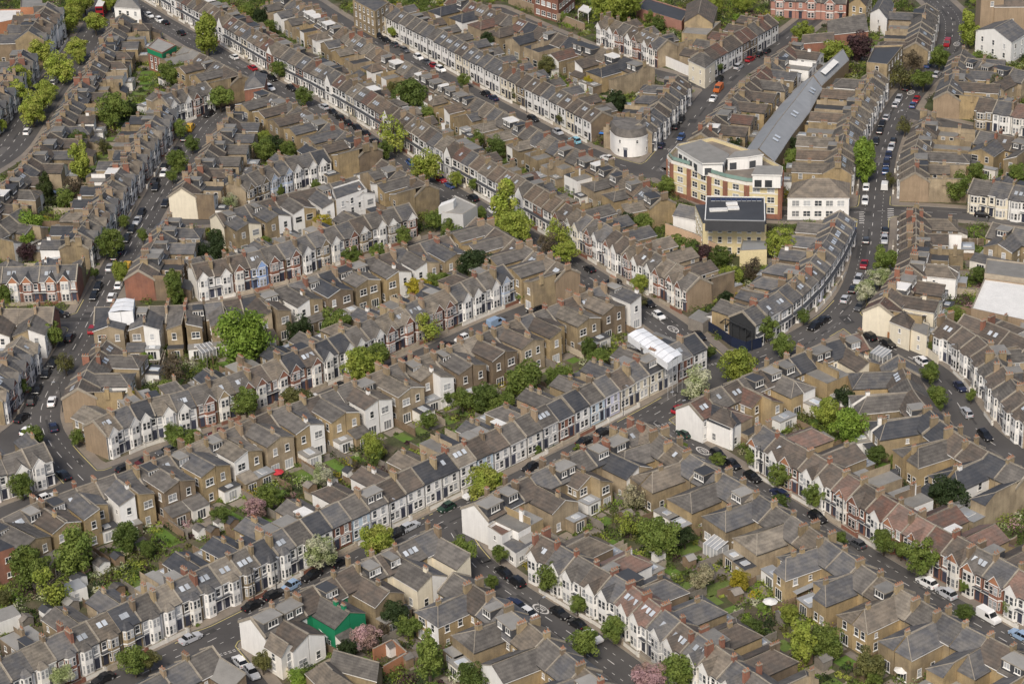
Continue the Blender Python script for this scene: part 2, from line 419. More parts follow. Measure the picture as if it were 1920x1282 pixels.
def roundel(px):
    c = G(*px); e, k, d, s, cc = nearest_street(c); n = Vector((-d.y, d.x, 0))
    for r0, r1 in ((1.0, 0.8),):
        for t in range(24):
            a0, a1 = 2 * PI * t / 24, 2 * PI * (t + 1) / 24
            P = lambda r, a: tuple(c + d * (r * 2.1 * math.cos(a)) + n * (r * math.sin(a)))
            q = [P(r0, a0), P(r0, a1), P(r1, a1), P(r1, a0)]
            rm.poly([(x, y, 0.006) for x, y, z in q], "roadpaint")
    def seg(x0, y0, x1, y1): strip(c + n * x0 + d * y0 * 2, c + n * x1 + d * y1 * 2, 0.13, 0.007)
    # the figures 20
    for x in (-0.30, 0.30):
        if x < 0:
            seg(x-.2, .4, x+.2, .4); seg(x+.2, .4, x+.2, 0); seg(x+.2, 0, x-.2, 0); seg(x-.2, 0, x-.2, -.4); seg(x-.2, -.4, x+.2, -.4)
        else:
            seg(x-.2, .4, x+.2, .4); seg(x+.2, .4, x+.2, -.4); seg(x+.2, -.4, x-.2, -.4); seg(x-.2, -.4, x-.2, .4)
for q in ((1014,1141),(1318,845),(1262,617),(1794,83),(1708,174)): roundel(q)
for sgn in (-1, 1):                                            # bus lane and crossing marks at the upper right junction
    pass
for x in range(6):
    a = G(1611, 398 + x * 4); strip(a, a + Vector((1.2, 0, 0)), 0.45, 0.006)
    a = G(1664, 392 + x * 4); strip(a, a + Vector((1.6, 0, 0)), 0.45, 0.006)
rm_o = tag(obj("road_markings", rm.mesh("road_markings")), kind="structure")
yl = MB()
def kerbline(px, radius):
    c = G(*px); F = DIST + 0.35
    i0, j0, r = int((c.x - GX0) / GS), int((c.y - GY0) / GS), int(radius / GS) + 1
    for j in range(max(0, j0 - r), min(NY - 1, j0 + r)):
        for i in range(max(0, i0 - r), min(NX - 1, i0 + r)):
            if math.hypot(gx[i] - c.x, gy[j] - c.y) > radius: continue
            cc = [(i, j), (i + 1, j), (i + 1, j + 1), (i, j + 1)]; cr = []
            for k in range(4):
                a, b = cc[k], cc[(k + 1) % 4]; fa, fb = F[a[1], a[0]], F[b[1], b[0]]
                if (fa > 0) != (fb > 0):
                    t = fa / (fa - fb); cr.append(Vector((gx[a[0]] + (gx[b[0]] - gx[a[0]]) * t, gy[a[1]] + (gy[b[1]] - gy[a[1]]) * t, 0)))
            if len(cr) == 2: strip(cr[0], cr[1], 0.2, 0.008, "yellowpaint", yl)
for q, r in (((190,1000),11),((135,872),8),((880,1000),11),((1640,400),12),((430,1200),10),((150,592),10),((1240,785),10),((1320,680),10),((1225,300),12),((1590,600),11)): kerbline(q, r)
tag(obj("kerb_lines", yl.mesh("kerb_lines")), kind="structure")

# tarmac patches and trench repairs
pb = {'a': MB(), 'b': MB()}; rp_ = random.Random(4)
for k, (p, hw) in STW.items():
    L = plen(p); s = 2.0
    while s < L - 8:
        ln = rp_.uniform(1.5, 9); wd = rp_.choice((.5, .6, 1.2, 2.4)); off = rp_.uniform(-hw + 1.3, hw - 1.3)
        for a, b in along(p, s, s + ln, off): strip(a, b, wd, 0.003 if rp_.random() < .5 else 0.0038, "tarpatch" if rp_.random() < .6 else "tarpale", pb['a'])
        s += ln + rp_.uniform(1, 9)
    s = 5.0
    while s < L - 3:
        for a, b in along(p, s, s + .6, rp_.uniform(-1.2, 1.2)): strip(a, b, .6, 0.0047, "darkmetal", pb['a'])
        s += rp_.uniform(14, 30)
tag(obj("road_patches", pb['a'].mesh("road_patches")), kind="structure")

# ---------------------------------------------------------------- houses
def win_mb(wd, ht, glass="glass", bars=1, mull=1):
    m = MB(); f = 0.10; y = -0.05
    m.box(-wd/2, wd/2, y, 0.02, 0, f, "trim"); m.box(-wd/2, wd/2, y, 0.02, ht - f, ht, "trim")
    m.box(-wd/2, -wd/2 + f, y, 0.02, f, ht - f, "trim"); m.box(wd/2 - f, wd/2, y, 0.02, f, ht - f, "trim")
    m.poly([(-wd/2 + f, -0.015, f), (wd/2 - f, -0.015, f), (wd/2 - f, -0.015, ht - f), (-wd/2 + f, -0.015, ht - f)], glass)
    m.box(-wd/2 - .12, wd/2 + .12, -.13, 0.0, -.12, 0.0, "trim")
    if bars: m.box(-wd/2 + f, wd/2 - f, -0.035, -0.01, ht/2 - 0.04, ht/2 + 0.04, "trim")
    for k in range(1, mull):
        x = -wd/2 + wd * k / mull; m.box(x - 0.05, x + 0.05, -0.035, -0.01, f, ht - f, "trim")
    return m
WINSPEC = {'sash': (1.05, 1.65, 1, 1), 'wide': (1.9, 1.6, 1, 2), 'small': (0.75, 1.05, 1, 1), 'french': (2.0, 2.1, 0, 3), 'dorm': (1.3, 1.15, 0, 2), 'dormw': (2.2, 1.25, 0, 3)}
WIN = {}
def win_mesh(kind, pale):
    key = (kind, pale)
    if key not in WIN:
        m = win_mb(*WINSPEC[kind][:2], glass="glasspale" if pale else "glass", bars=WINSPEC[kind][2], mull=WINSPEC[kind][3])
        WIN[key] = (m, m.mesh("window_" + kind))
    return WIN[key]
DOORM = None
def door_mesh():
    global DOORM
    if DOORM is None:
        m = MB(); m.box(-0.5, 0.5, -0.05, 0.02, 0, 2.1, "door"); m.box(-0.62, 0.62, -0.03, 0.02, 2.1, 2.75, "glasspale")
        DOORM = (m, m.mesh("door"))
    return DOORM

class ThingSink:
    def __init__(self, root): self.root = root
    def add(self, name, mb, under=None):
        return obj(name, mb.mesh(name), under or self.root)
    def shared(self, name, pair, loc, rot, under=None):
        return obj(name, pair[1], under or self.root, loc, rot)
class MergeSink:
    def __init__(self, big, mx): self.big = big; self.mx = mx
    def add(self, name, mb, under=None): self.big.add(mb, self.mx)
    def shared(self, name, pair, loc, rot, under=None):
        self.big.add(pair[0], self.mx @ Matrix.Translation(loc) @ Matrix.Rotation(rot, 4, 'Z'))

def quadwin(mb, p0, dx, dz, wd, ht, out, pale=False):
    """a window set into a wall plane: white frame and dark panes, for bays and far houses; p0 bottom centre, dx unit along wall"""
    p0 = Vector(p0); dx = Vector(dx); z = Vector((0, 0, 1)); o = Vector(out)
    def q(a, b, c, d, e, m):
        mb.poly([p0 + dx*a + z*c + o*e, p0 + dx*b + z*c + o*e, p0 + dx*b + z*d + o*e, p0 + dx*a + z*d + o*e], m)
    q(-wd/2, wd/2, 0, ht, 0.03, "trim")
    g = "glasspale" if pale else "glass"
    q(-wd/2 + .1, wd/2 - .1, .1, ht/2 - .05, 0.05, g); q(-wd/2 + .1, wd/2 - .1, ht/2 + .05, ht - .1, 0.05, g)

def build_house(H, S):
    r = random.Random(H['seed'])
    w, D, he, hr, st = H['w'] - 0.02, H['D'], H['he'], H['hr'], H['style']
    fm, rm_, rf = H['f'], H['rear'], H['roof']
    slope = (hr - he) / (D / 2)
    full = H['detail'] > 1
    zf = lambda y: he + slope * min(y, D - y)
    # ---- walls of the main block
    W = MB(); uz = he - 2.2
    W.poly([(0.02, 0, 0), (w, 0, 0), (w, 0, he), (0.02, 0, he)], fm)
    W.poly([(w, D, 0), (0.02, D, 0), (0.02, D, he), (w, D, he)], rm_)
    for x, em in ((0.02, H['lend']), (w, H['rend'])):
        m = em or rm_
        W.poly([(x, 0, 0), (x, D, 0), (x, D, he), (x, D/2, hr - 0.03), (x, 0, he)], m)
    if fm in ("white", "offwhite", "cream", "palegrey", "paleblue", "lilac") and H['fv']:
        W.box(0.02, w, -0.04, 0, 2.6, 2.8, "trim"); W.box(0.02, w, -0.07, 0, he - 0.28, he - 0.02, "trim")
    elif H['fv']:
        W.box(0.02, w, -0.04, 0, 2.6, 2.82, "trim")
    if H['fv']: W.box(0.10, 0.19, -0.10, 0.0, 0.2, he, 'darkmetal')
    flip = H['flip']
    X = (lambda x: w - x) if flip else (lambda x: x)
    wins = []                                                     # (kind, x, y, z, rot)
    if H['fv']:
        if st in ('gable', 'bay'):
            wins += [('sash', X(w * 0.2), 0, uz, 0)]
        elif st == 'flat':
            wins += [('sash', X(w * 0.27), 0, uz, 0), ('sash', X(w * 0.73), 0, uz, 0)]
            wins += [('sash', X(w * 0.52), 0, 0.75, 0), ('sash', X(w * 0.78), 0, 0.75, 0)]
        elif st == 'bayrow':
            wins += [('sash', X(w * 0.22), 0, uz + .1, 0), ('wide', X(w * 0.66), 0, uz + .1, 0)]
        elif st == 'plain':
            wins += [('sash', X(w * 0.3), 0, uz, 0), ('sash', X(w * 0.7), 0, uz, 0), ('wide', X(w * 0.62), 0, 0.7, 0)]
    # ---- rear wing
    ww, wl, wh = H['ww'], H['wl'], H['wh']
    WW = WR = None
    if wl > 0:
        WW = MB(); WR = MB()
        side = H['wside']
        px_, ox = (w, w - ww) if side == 'R' else (0.02, 0.02 + ww)
        whr = wh + ww * H['wt']
        yE = D + wl
        wm, we = H['wm'], H['we']
        a, b2 = (ox, px_) if ox < px_ else (px_, ox)
        WW.poly([(ox, D, 0), (ox, yE, 0), (ox, yE, wh), (ox, D, wh)], wm)
        if H['wroof'] == 'hip': WW.poly([(px_, D, 0), (px_, yE, 0), (px_, yE, wh), (px_, yE - ww * .75, whr), (px_, D - .3, whr)], wm)
        else: WW.poly([(px_, D, 0), (px_, yE, 0), (px_, yE, whr), (px_, D - .3, whr)], wm)
        ho, hp = wh, (whr if H['wroof'] in ('gable',) else wh)
        if H['wroof'] == 'flat': ho = hp = whr = wh
        WW.poly([(ox, yE, 0), (px_, yE, 0), (px_, yE, hp), (ox, yE, ho)], we)
        y0p = D - max(0.0, whr - he) / slope - 0.15; y0o = D - max(0.0, wh - he) / slope - 0.15
        if H['wroof'] == 'flat':
            WR.box(a - 0.0, b2 + 0.0, D - 0.1, yE + 0.0, wh, wh + 0.14, "coping", H['wrm'])
            if wh > he: WW.poly([(ox, y0o, he), (ox, D, he - 0.3), (ox, D, wh), (ox, y0o, wh)], wm)
        else:
            sx = 1 if ox > px_ else -1
            exo = ox + sx * 0.18; dz = -0.18 * H['wt']
            hipl = ww * 0.75 if H['wroof'] == 'hip' else 0.0
            eo = 0.15
            t = 0.05
            if H['wroof'] == 'hip':
                WR.poly([(px_, y0p, whr + t), (px_, yE - hipl, whr + t), (exo, yE + eo, wh + dz + t), (exo, y0o, wh + dz + t)], H['wrm'])
                WR.poly([(px_, yE - hipl, whr + t), (px_, yE + eo, wh + dz + t), (exo, yE + eo, wh + dz + t)], H['wrm'])
            else:
                WR.poly([(px_, y0p, whr + t), (px_, yE + eo, whr + t), (exo, yE + eo, wh + dz + t), (exo, y0o, wh + dz + t)], H['wrm'])
                WR.poly([(px_, yE + eo, whr + t), (px_, yE + eo, whr - 0.12), (exo, yE + eo, wh + dz - 0.12), (exo, yE + eo, wh + dz + t)], "trim" if r.random() < 0.3 else "coping")
            WR.poly([(exo, y0o, wh + dz + t), (exo, yE + eo, wh + dz + t), (exo, yE + eo, wh + dz - 0.1), (exo, y0o, wh + dz - 0.1)], "trim" if r.random() < 0.4 else "darkmetal")
        if H['wroof'] != 'flat':
            yl = yE - hipl if H['wroof'] == 'hip' else yE + .1
            WR.beam((px_, y0p, whr + .08), (px_, yl, whr + .08), .13, "coping")
            if H['wroof'] == 'hip': WR.beam((px_, yl, whr + .06), (exo, yE + eo, wh + dz + .08), .09, "coping")
        if H['ext'] > 0:
            e = H['ext']; EX = MB(); EXR = MB(); xa_, xb_ = (a, b2) if H['exw'] else (0.05, w - .05)
            yb0 = yE; eh = 2.6
            em = H['exm']
            EX.box(xa_, xb_, yb0, yb0 + e, 0, eh, em)
            eo_ = S.add("rear_extension", EX)
            if H['exr'] == 'lean':
                EXR.poly([(xa_ - .1, yb0, eh + 1.0), (xb_ + .1, yb0, eh + 1.0), (xb_ + .1, yb0 + e + .15, eh + .03), (xa_ - .1, yb0 + e + .15, eh + .03)], H['wrm'])
                for x in (xa_, xb_): EXR.poly([(x, yb0, eh), (x, yb0, eh + .97), (x, yb0 + e, eh)], em)
            else:
                EXR.box(xa_ - .12, xb_ + .12, yb0, yb0 + e + .12, eh, eh + .16, "coping", r.choice(("felt", "feltdark", "metalroof", "felt")))
                if e > 2: EXR.box((xa_ + xb_) / 2 - .7, (xa_ + xb_) / 2 + .7, yb0 + .5, yb0 + e - .6, eh + .16, eh + .32, "trim", "skyglass")
            S.add("extension_roof", EXR, eo_)
            if H['rv']: S.shared("window", win_mesh('french', r.random() < .3), ((xa_ + xb_) / 2, yb0 + e, .1), PI, eo_)
        if H['infill'] and w - ww > 1.0:
            g0, g1 = (0.05, ox - .05) if side == 'R' else (ox + .05, w - .05)
            GI = MB(); GI.poly([(g0, D, 2.9), (g1, D, 2.9), (g1, D + wl * .8, 2.3), (g0, D + wl * .8, 2.3)], r.choice(("skyglass", "felt", "metalroof")))
            GI.poly([(g0, D + wl * .8, 0), (g1, D + wl * .8, 0), (g1, D + wl * .8, 2.3), (g0, D + wl * .8, 2.3)], wm)
            S.add("side_extension", GI)
        if wh > he + 0.3 and H['wroof'] != 'flat':
            WW.poly([(ox, y0o, he - 0.2), (ox, D, he - 0.3), (ox, D, wh), (ox, y0o, wh)], wm)
        fl = max(1, int(wh // 2.55)); fh = wh / fl
        xc = (ox + px_) / 2
        if H['rv']:
            for k in range(fl):
                kk = 'french' if (k == 0 and r.random() < 0.5) else ('sash' if r.random() < 0.6 else 'wide')
                if ww > 3.6 and kk == 'sash' and r.random() < .4:
                    wins += [('sash', xc - 0.8, yE, k * fh + 0.75, PI), ('sash', xc + 0.8, yE, k * fh + 0.75, PI)]
                else:
                    wins.append((kk, xc + r.uniform(-.25, .25), yE, k * fh + (0.15 if kk == 'french' else 0.7), PI))
            # recessed wall beside the wing
            rx = (0.02 + ox) / 2 if side == 'R' else (w + ox) / 2
            if w - ww > 1.5:
                for k in range(2): wins.append(('small', rx, D, 0.9 + k * 2.8, PI))
        if (H['ovL'] and ox < px_) or (H['ovR'] and ox > px_):
            rot = -PI/2 if ox < px_ else PI/2
            for k in range(max(1, fl)):
                for yy in (D + wl * 0.3, D + wl * 0.72):
                    if r.random() < 0.75: wins.append(('small' if r.random() < .5 else 'sash', ox, yy, k * fh + 0.8, rot))
    elif H['rv']:
        for k in range(2):
            for xx in (0.28, 0.72): wins.append(('sash' if r.random() < .7 else 'wide', w * xx, D, 0.7 + 2.85 * k, PI))
    if not full:
        for kind, x, y, z, rot in wins:
            wd, ht = WINSPEC[kind][:2]; ca, sa = math.cos(rot), math.sin(rot)
            quadwin(W if y <= D else WW, (x, y, z), (ca, sa, 0), 0, wd, ht, (sa, -ca, 0), r.random() < 0.5)
        wins = []
        if H['fv']:
            xd = X(w * 0.2); W.poly([(xd - .5, -0.03, 0.1), (xd + .5, -0.03, 0.1), (xd + .5, -0.03, 2.4), (xd - .5, -0.03, 2.4)], "door")
    S.add("wall", W)
    # ---- main roof
    R = MB(); o = 0.22; t = 0.06; th = 0.14
    dz = -o * slope
    R.poly([(0, -o, he + dz + t), (w + .02, -o, he + dz + t), (w + .02, D/2, hr + t), (0, D/2, hr + t)], rf)
    R.poly([(w + .02, D + o, he + dz + t), (0, D + o, he + dz + t), (0, D/2, hr + t), (w + .02, D/2, hr + t)], rf if not H['rroof'] else H['rroof'])
    for y, d_ in ((-o, 1), (D + o, -1)):
        R.poly([(0, y, he + dz - th), (w + .02, y, he + dz - th), (w + .02, y, he + dz + t), (0, y, he + dz + t)], "darkmetal" if r.random() < .6 else "trim")
    for x in (0, w + .02):
        R.poly([(x, -o, he + dz + t), (x, D/2, hr + t), (x, D + o, he + dz + t), (x, D + o, he + dz - th), (x, D/2, hr - th), (x, -o, he + dz - th)], "coping")
    R.box(0, w + .02, D/2 - 0.11, D/2 + 0.11, hr + t - 0.06, hr + t + 0.09, "coping")
    ro = S.add("roof", R)
    # ---- raised party wall
    def parapet(x, hgt):
        P = MB(); a, c = x - 0.15, x + 0.15
        prof = [(-0.2, he - 0.1), (D/2, hr + hgt), (D + 0.2, he - 0.1)]
        top = [(-0.2, he + hgt - .05), (D/2, hr + hgt + .05), (D + 0.2, he + hgt - .05)]
        for k in range(2):
            (y0, z0), (y1, z1) = top[k], top[k + 1]
            P.poly([(a, y0, z0), (c, y0, z0), (c, y1, z1), (a, y1, z1)], "coping")
        low = [(-0.2, he - 0.35), (D/2, hr - 0.3), (D + 0.2, he - 0.35)]
        for x_ in (a, c): P.poly([(x_, *top[0]), (x_, *top[1]), (x_, *top[2]), (x_, *low[2]), (x_, *low[1]), (x_, *low[0])], "coping")
        for e in (0, 2): P.poly([(a, *top[e]), (c, *top[e]), (c, *low[e]), (a, *low[e])], "coping")
        S.add("parapet", P)
    if H['par']: parapet(0.0, 0.26)
    if H['parR']: parapet(w, 0.26)
    # ---- chimney on the party wall
    for cy in H['chim']:
        C = MB(); zt = hr + 0.75 + r.uniform(-.15, .3); hw = 0.29; hl = r.choice((0.45, 0.6, 0.8, 0.95))
        cm = H['cm']
        C.box(-hw, hw, cy - hl, cy + hl, zf(max(0, min(D, cy))) - 0.6, zt, cm); C.box(-hw - .07, hw + .07, cy - hl - .07, cy + hl + .07, zt, zt + 0.16, "coping")
        npot = int(hl * 2 / 0.42)
        for k in range(npot):
            y = cy - hl + 0.25 + k * (2 * hl - 0.5) / max(1, npot - 1)
            for xx in ((-0.17, 0.17) if full else (0,)): C.beam((xx, y, zt + .16), (xx, y, zt + .16 + r.uniform(.25, .5)), 0.11, "pot", n=5, r2=0.085)
        S.add("chimney", C, ro)
    # ---- rooflights, loft dormers
    if H['sky']:
        n = H['sky']
        for k in range(n):
            x = w * (0.5 + (k - (n - 1) / 2) * 0.24) + r.uniform(-.1, .1); y = D * H['skyy']
            K = MB(); y2 = y + 0.95; x0, x1 = x - .42, x + .42
            sgn = 1 if H['skyfront'] else -1
            ya, yb = (y, y2) if H['skyfront'] else (D - y, D - y2)
            za, zb = zf(ya) + 0.17, zf(yb) + 0.17
            K.poly([(x0, ya, za), (x1, ya, za), (x1, yb, zb), (x0, yb, zb)], "skyglass")
            for (u0, v0, u1, v1) in ((x0, ya, x1, ya), (x1, ya, x1, yb), (x1, yb, x0, yb), (x0, yb, x0, ya)):
                K.poly([(u0, v0, zf(v0) + .05), (u1, v1, zf(v1) + .05), (u1, v1, zf(v1) + .17), (u0, v0, zf(v0) + .17)], "feltdark")
            S.add("rooflight", K, ro)
    if H['dorm']:
        d = H['dorm']; x0, x1 = (0.3 + (w - .6) * d['fr'][0], 0.3 + (w - .6) * d['fr'][1])
        Dm = MB(); y0, y1 = D/2 + 0.05, D - 0.45; zt = hr + 0.02 + d.get('up', 0.0)
        if d.get('front'): y0, y1 = D/2 - 0.05, 0.9
        zb = zf(y1) - 0.2
        cl = d['m']
        Dm.poly([(x0, y1, zb), (x1, y1, zb), (x1, y1, zt), (x0, y1, zt)], cl)
        for x in (x0, x1): Dm.poly([(x, y0, zf(y0) - .2), (x, y1, zb), (x, y1, zt), (x, y0, zt)], cl)
        ov = 0.12; yo = y1 + (ov if y1 > y0 else -ov)
        Dm.poly([(x0 - ov, y0, zt + .02), (x1 + ov, y0, zt + .02), (x1 + ov, yo, zt + .02), (x0 - ov, yo, zt + .02)], d['top'])
        for a_, b_ in (((x0 - ov, y0), (x0 - ov, yo)), ((x0 - ov, yo), (x1 + ov, yo)), ((x1 + ov, yo), (x1 + ov, y0))):
            Dm.poly([(*a_, zt - .18), (*b_, zt - .18), (*b_, zt + .02), (*a_, zt + .02)], "trim" if d['top'] == 'feltwhite' else "coping")
        do = S.add("dormer", Dm)
        vis = H['fv'] if d.get('front') else H['rv']
        if vis:
            rot = 0 if d.get('front') else PI
            nwin = 2 if r.random() < .55 else 1
            for k in range(nwin):
                xx = (x0 + x1) / 2 + (k - (nwin - 1) / 2) * (x1 - x0) * 0.5
                S.shared("window", win_mesh('dorm' if nwin > 1 else 'dormw', r.random() < .3), (xx, y1, zt - 1.5), rot, do)
    if WW is not None:
        wo = S.add("rear_wing", WW)
        S.add("wing_roof", WR, wo)
        if H['wchim']:
            C = MB(); zt = H['wh'] + H['ww'] * H['wt'] + .8; yy = D + H['wl'] * r.uniform(.35, .8)
            px_ = w if H['wside'] == 'R' else 0.02
            C.box(px_ - .27, px_ + .27, yy - .45, yy + .45, H['wh'] - .3, zt, H['wm']); C.box(px_ - .32, px_ + .32, yy - .5, yy + .5, zt, zt + .14, "coping")
            for k in range(3): C.beam((px_, yy - .35 + .35 * k, zt + .14), (px_, yy - .35 + .35 * k, zt + .55), .10, "pot", n=5, r2=.09)
            S.add("chimney", C, wo)
    else: wo = None
    for kind, x, y, z, rot in wins:
        S.shared("window", win_mesh(kind, r.random() < 0.45), (x, y, z), rot, wo if (y > D and wo is not None) or (wo is not None and abs(abs(rot) - PI/2) < .1) else None)
    # ---- front: bay, gable, lean-to, door
    if H['fv']:
        if full: S.shared("door", door_mesh(), (X(w * 0.2), 0, 0.25), 0)
        if st in ('gable', 'bay'):
            B = MB(); xc = X(w * 0.63); bw = min(2.9, w * 0.56); p = 0.62; fw = bw * (0.62 if st == 'bay' else 0.74)
            pts = [(xc - bw/2, 0), (xc - fw/2, -p), (xc + fw/2, -p), (xc + bw/2, 0)]
            bm = H['bm']
            hb = he - (0.25 if st == 'bay' else 0.0)
            for (xa, ya), (xb, yb) in zip(pts, pts[1:]):
                B.poly([(xa, ya, 0), (xb, yb, 0), (xb, yb, hb), (xa, ya, hb)], bm)
                L = math.hypot(xb - xa, yb - ya); dx = ((xb - xa) / L, (yb - ya) / L, 0); out = (dx[1], -dx[0], 0)
                cx, cy = (xa + xb) / 2, (ya + yb) / 2
                for z, h in ((0.6, 1.75), (uz + .02, 1.65)):
                    if L > 1.5:
                        for s in (-.25, .25): quadwin(B, (cx + dx[0]*L*s, cy + dx[1]*L*s, z), dx, 0, L * .44, h, out, r.random() < .45)
                    else: quadwin(B, (cx, cy, z), dx, 0, L * .66, h, out, r.random() < .45)
            band = [(q[0] * 1.0, q[1]) for q in pts]
            for (xa, ya), (xb, yb) in zip(pts, pts[1:]):
                L = math.hypot(xb - xa, yb - ya); nx, ny = (yb - ya) / L * .05, -(xb - xa) / L * .05
                for z0, z1 in ((2.55, 2.85), (hb - .3, hb - .05)):
                    B.poly([(xa + nx, ya + ny, z0), (xb + nx, yb + ny, z0), (xb + nx, yb + ny, z1), (xa + nx, ya + ny, z1)], "trim")
            BR = MB()
            if st == 'gable':
                gw = bw / 2 + 0.12; gh = H['gh']; yg = -p - 0.02
                B.poly([(xc - gw, yg, hb), (xc + gw, yg, hb), (xc, yg, hb + gh)], H['gm'])
                B.poly([(xc - gw, yg, hb), (xc + gw, yg, hb), (xc + bw/2, 0, hb), (xc - bw/2, 0, hb)], H['gm'])
                yb = min(D/2 - .1, gh / slope)
                e = 0.2; s = gh / gw
                for sg in (-1, 1):
                    xo = xc + sg * (gw + e); zo = hb - e * s + .06
                    BR.poly([(xc, yg - .12, hb + gh + .06), (xo, yg - .12, zo), (xo, 0.05, zo), (xc, yb, hb + gh + .06)], H['roof'])
                    # bargeboard
                    BR.poly([(xc, yg - .13, hb + gh + .06), (xo, yg - .13, zo), (xo, yg - .13, zo - .2), (xc, yg - .13, hb + gh - .14)], "trim")
            else:
                zt = hb + 1.15; e = .15
                cxy = (xc, 0.35)
                q = [(xc - bw/2 - e, 0.0), (xc - fw/2 - e*.5, -p - e), (xc + fw/2 + e*.5, -p - e), (xc + bw/2 + e, 0.0)]
                ap = [(xc - .25, .45, zt), (xc + .25, .45, zt)]
                BR.poly([(*q[0], hb), (*q[1], hb), ap[0]], H['roof']); BR.poly([(*q[1], hb), (*q[2], hb), ap[1], ap[0]], H['roof']); BR.poly([(*q[2], hb), (*q[3], hb), ap[1]], H['roof'])
                BR.poly([(*q[0], hb - .01), (*q[1], hb - .01), (*q[2], hb - .01), (*q[3], hb - .01)], "trim")
            bo = S.add("bay_window", B); S.add("bay_roof", BR, bo)
            if r.random() < .6:
                Pm = MB(); xd = X(w * .2); Pm.box(xd - .95, xd + .95, -0.6, 0, 2.7, 2.85, "trim", "feltdark"); S.add("porch", Pm)
        if st == 'bayrow':
            B = MB(); xc = X(w * 0.64); bw = 2.4; fw = 1.5; p = 0.6
            pts = [(xc - bw/2, 0), (xc - fw/2, -p), (xc + fw/2, -p), (xc + bw/2, 0)]
            for (xa, ya), (xb, yb) in zip(pts, pts[1:]):
                B.poly([(xa, ya, 0), (xb, yb, 0), (xb, yb, 2.7), (xa, ya, 2.7)], H['bm'])
                L = math.hypot(xb - xa, yb - ya); dx = ((xb - xa) / L, (yb - ya) / L, 0)
                quadwin(B, ((xa + xb)/2, (ya + yb)/2, .7), dx, 0, L * .7, 1.8, (dx[1], -dx[0], 0), r.random() < .45)
            S.add("bay_window", B)
            LR = MB()
            LR.poly([(0, -.62, 2.75), (w + .02, -.62, 2.75), (w + .02, 0, 3.2), (0, 0, 3.2)], "feltdark")
            LR.poly([(0, -.62, 2.62), (w + .02, -.62, 2.62), (w + .02, -.62, 2.75), (0, -.62, 2.75)], "trim")
            LR.poly([(0, -.62, 2.62), (w + .02, -.62, 2.62), (w + .02, 0, 2.62), (0, 0, 2.62)], "trim")
            S.add("porch_roof", LR)
            if H.get('bigg'):
                B2 = MB(); B3 = MB(); gw = 1.9; yg = -0.45
                B2.box(xc - gw, xc + gw, yg, 0.0, 0, he, H['bm'])
                B2.poly([(xc - gw, yg, he), (xc + gw, yg, he), (xc, yg, he + 2.6)], H['gm'])
                for z in (.6, 3.3): quadwin(B2, (xc, yg, z), (1, 0, 0), 0, 1.9, 1.7, (0, -1, 0))
                yb = min(D/2, 2.6 / slope)
                for sg in (-1, 1):
                    B3.poly([(xc, yg - .1, he + 2.66), (xc + sg * (gw + .2), yg - .1, he - .2), (xc + sg * (gw + .2), 0.05, he - .2), (xc, yb, he + 2.66)], H['roof'])
                g = S.add("front_gable", B2); S.add("gable_roof", B3, g)

# ---------------------------------------------------------------- terraces: ridge lines read off the photograph
FC = {'W': 'white', 'w': 'offwhite', 'C': 'cream', 'Y': 'yellowbrick', 'R': 'redbrick', 'B': 'paleblue', 'L': 'lilac', 'G': 'palegrey', 'K': 'brownbrick', 'S': 'skyblue', 'b': 'bluegrey', 'g': 'greenpaint', 'P': 'pinkbrick', 'T': 'turquoise', 'O': 'orangebrick'}
FW = {'goldbrick': 'golden-brick', 'palebrick': 'pale-brick', 'white': 'white', 'offwhite': 'off-white', 'cream': 'cream', 'yellowbrick': 'yellow-brick', 'redbrick': 'red-brick', 'paleblue': 'pale blue', 'lilac': 'lilac', 'palegrey': 'pale grey', 'brownbrick': 'brown-brick',
      'skyblue': 'bright blue', 'bluegrey': 'blue-grey', 'greenpaint': 'green-painted', 'pinkbrick': 'pink-brick', 'turquoise': 'turquoise', 'orangebrick': 'orange-brick', 'tanbrick': 'tan-brick'}
RWORD = {'tilelight': 'pale grey', 'tilewarm': 'warm brown', 'slate': 'slate', 'slatedark': 'dark slate', 'tilegrey': 'grey-brown', 'tilebrown': 'brown', 'tiletan': 'tan', 'tilered': 'reddish', 'tilepink': 'pinkish'}
MIX = ['tilelight', 'tilegrey', 'tilebrown', 'tilegrey', 'slate', 'tiletan', 'slate', 'slate', 'slatedark', 'slatedark']
GREYS = ['tiletan', 'tilelight', 'slatedark', 'slate', 'slate', 'tilegrey', 'slate', 'slatedark', 'tilegrey', 'tilebrown']
BROWNS = ['tilelight', 'tilebrown', 'tiletan', 'tilegrey', 'tilebrown', 'tiletan', 'slate']
PINKS = ['tilelight', 'tilebrown', 'tilepink', 'tilered', 'tilegrey', 'tilebrown', 'tilered']
HOUSES = []
OCC = np.zeros((NY, NX), dtype=np.uint8)          # 1 = house footprint, 2 = garden plot
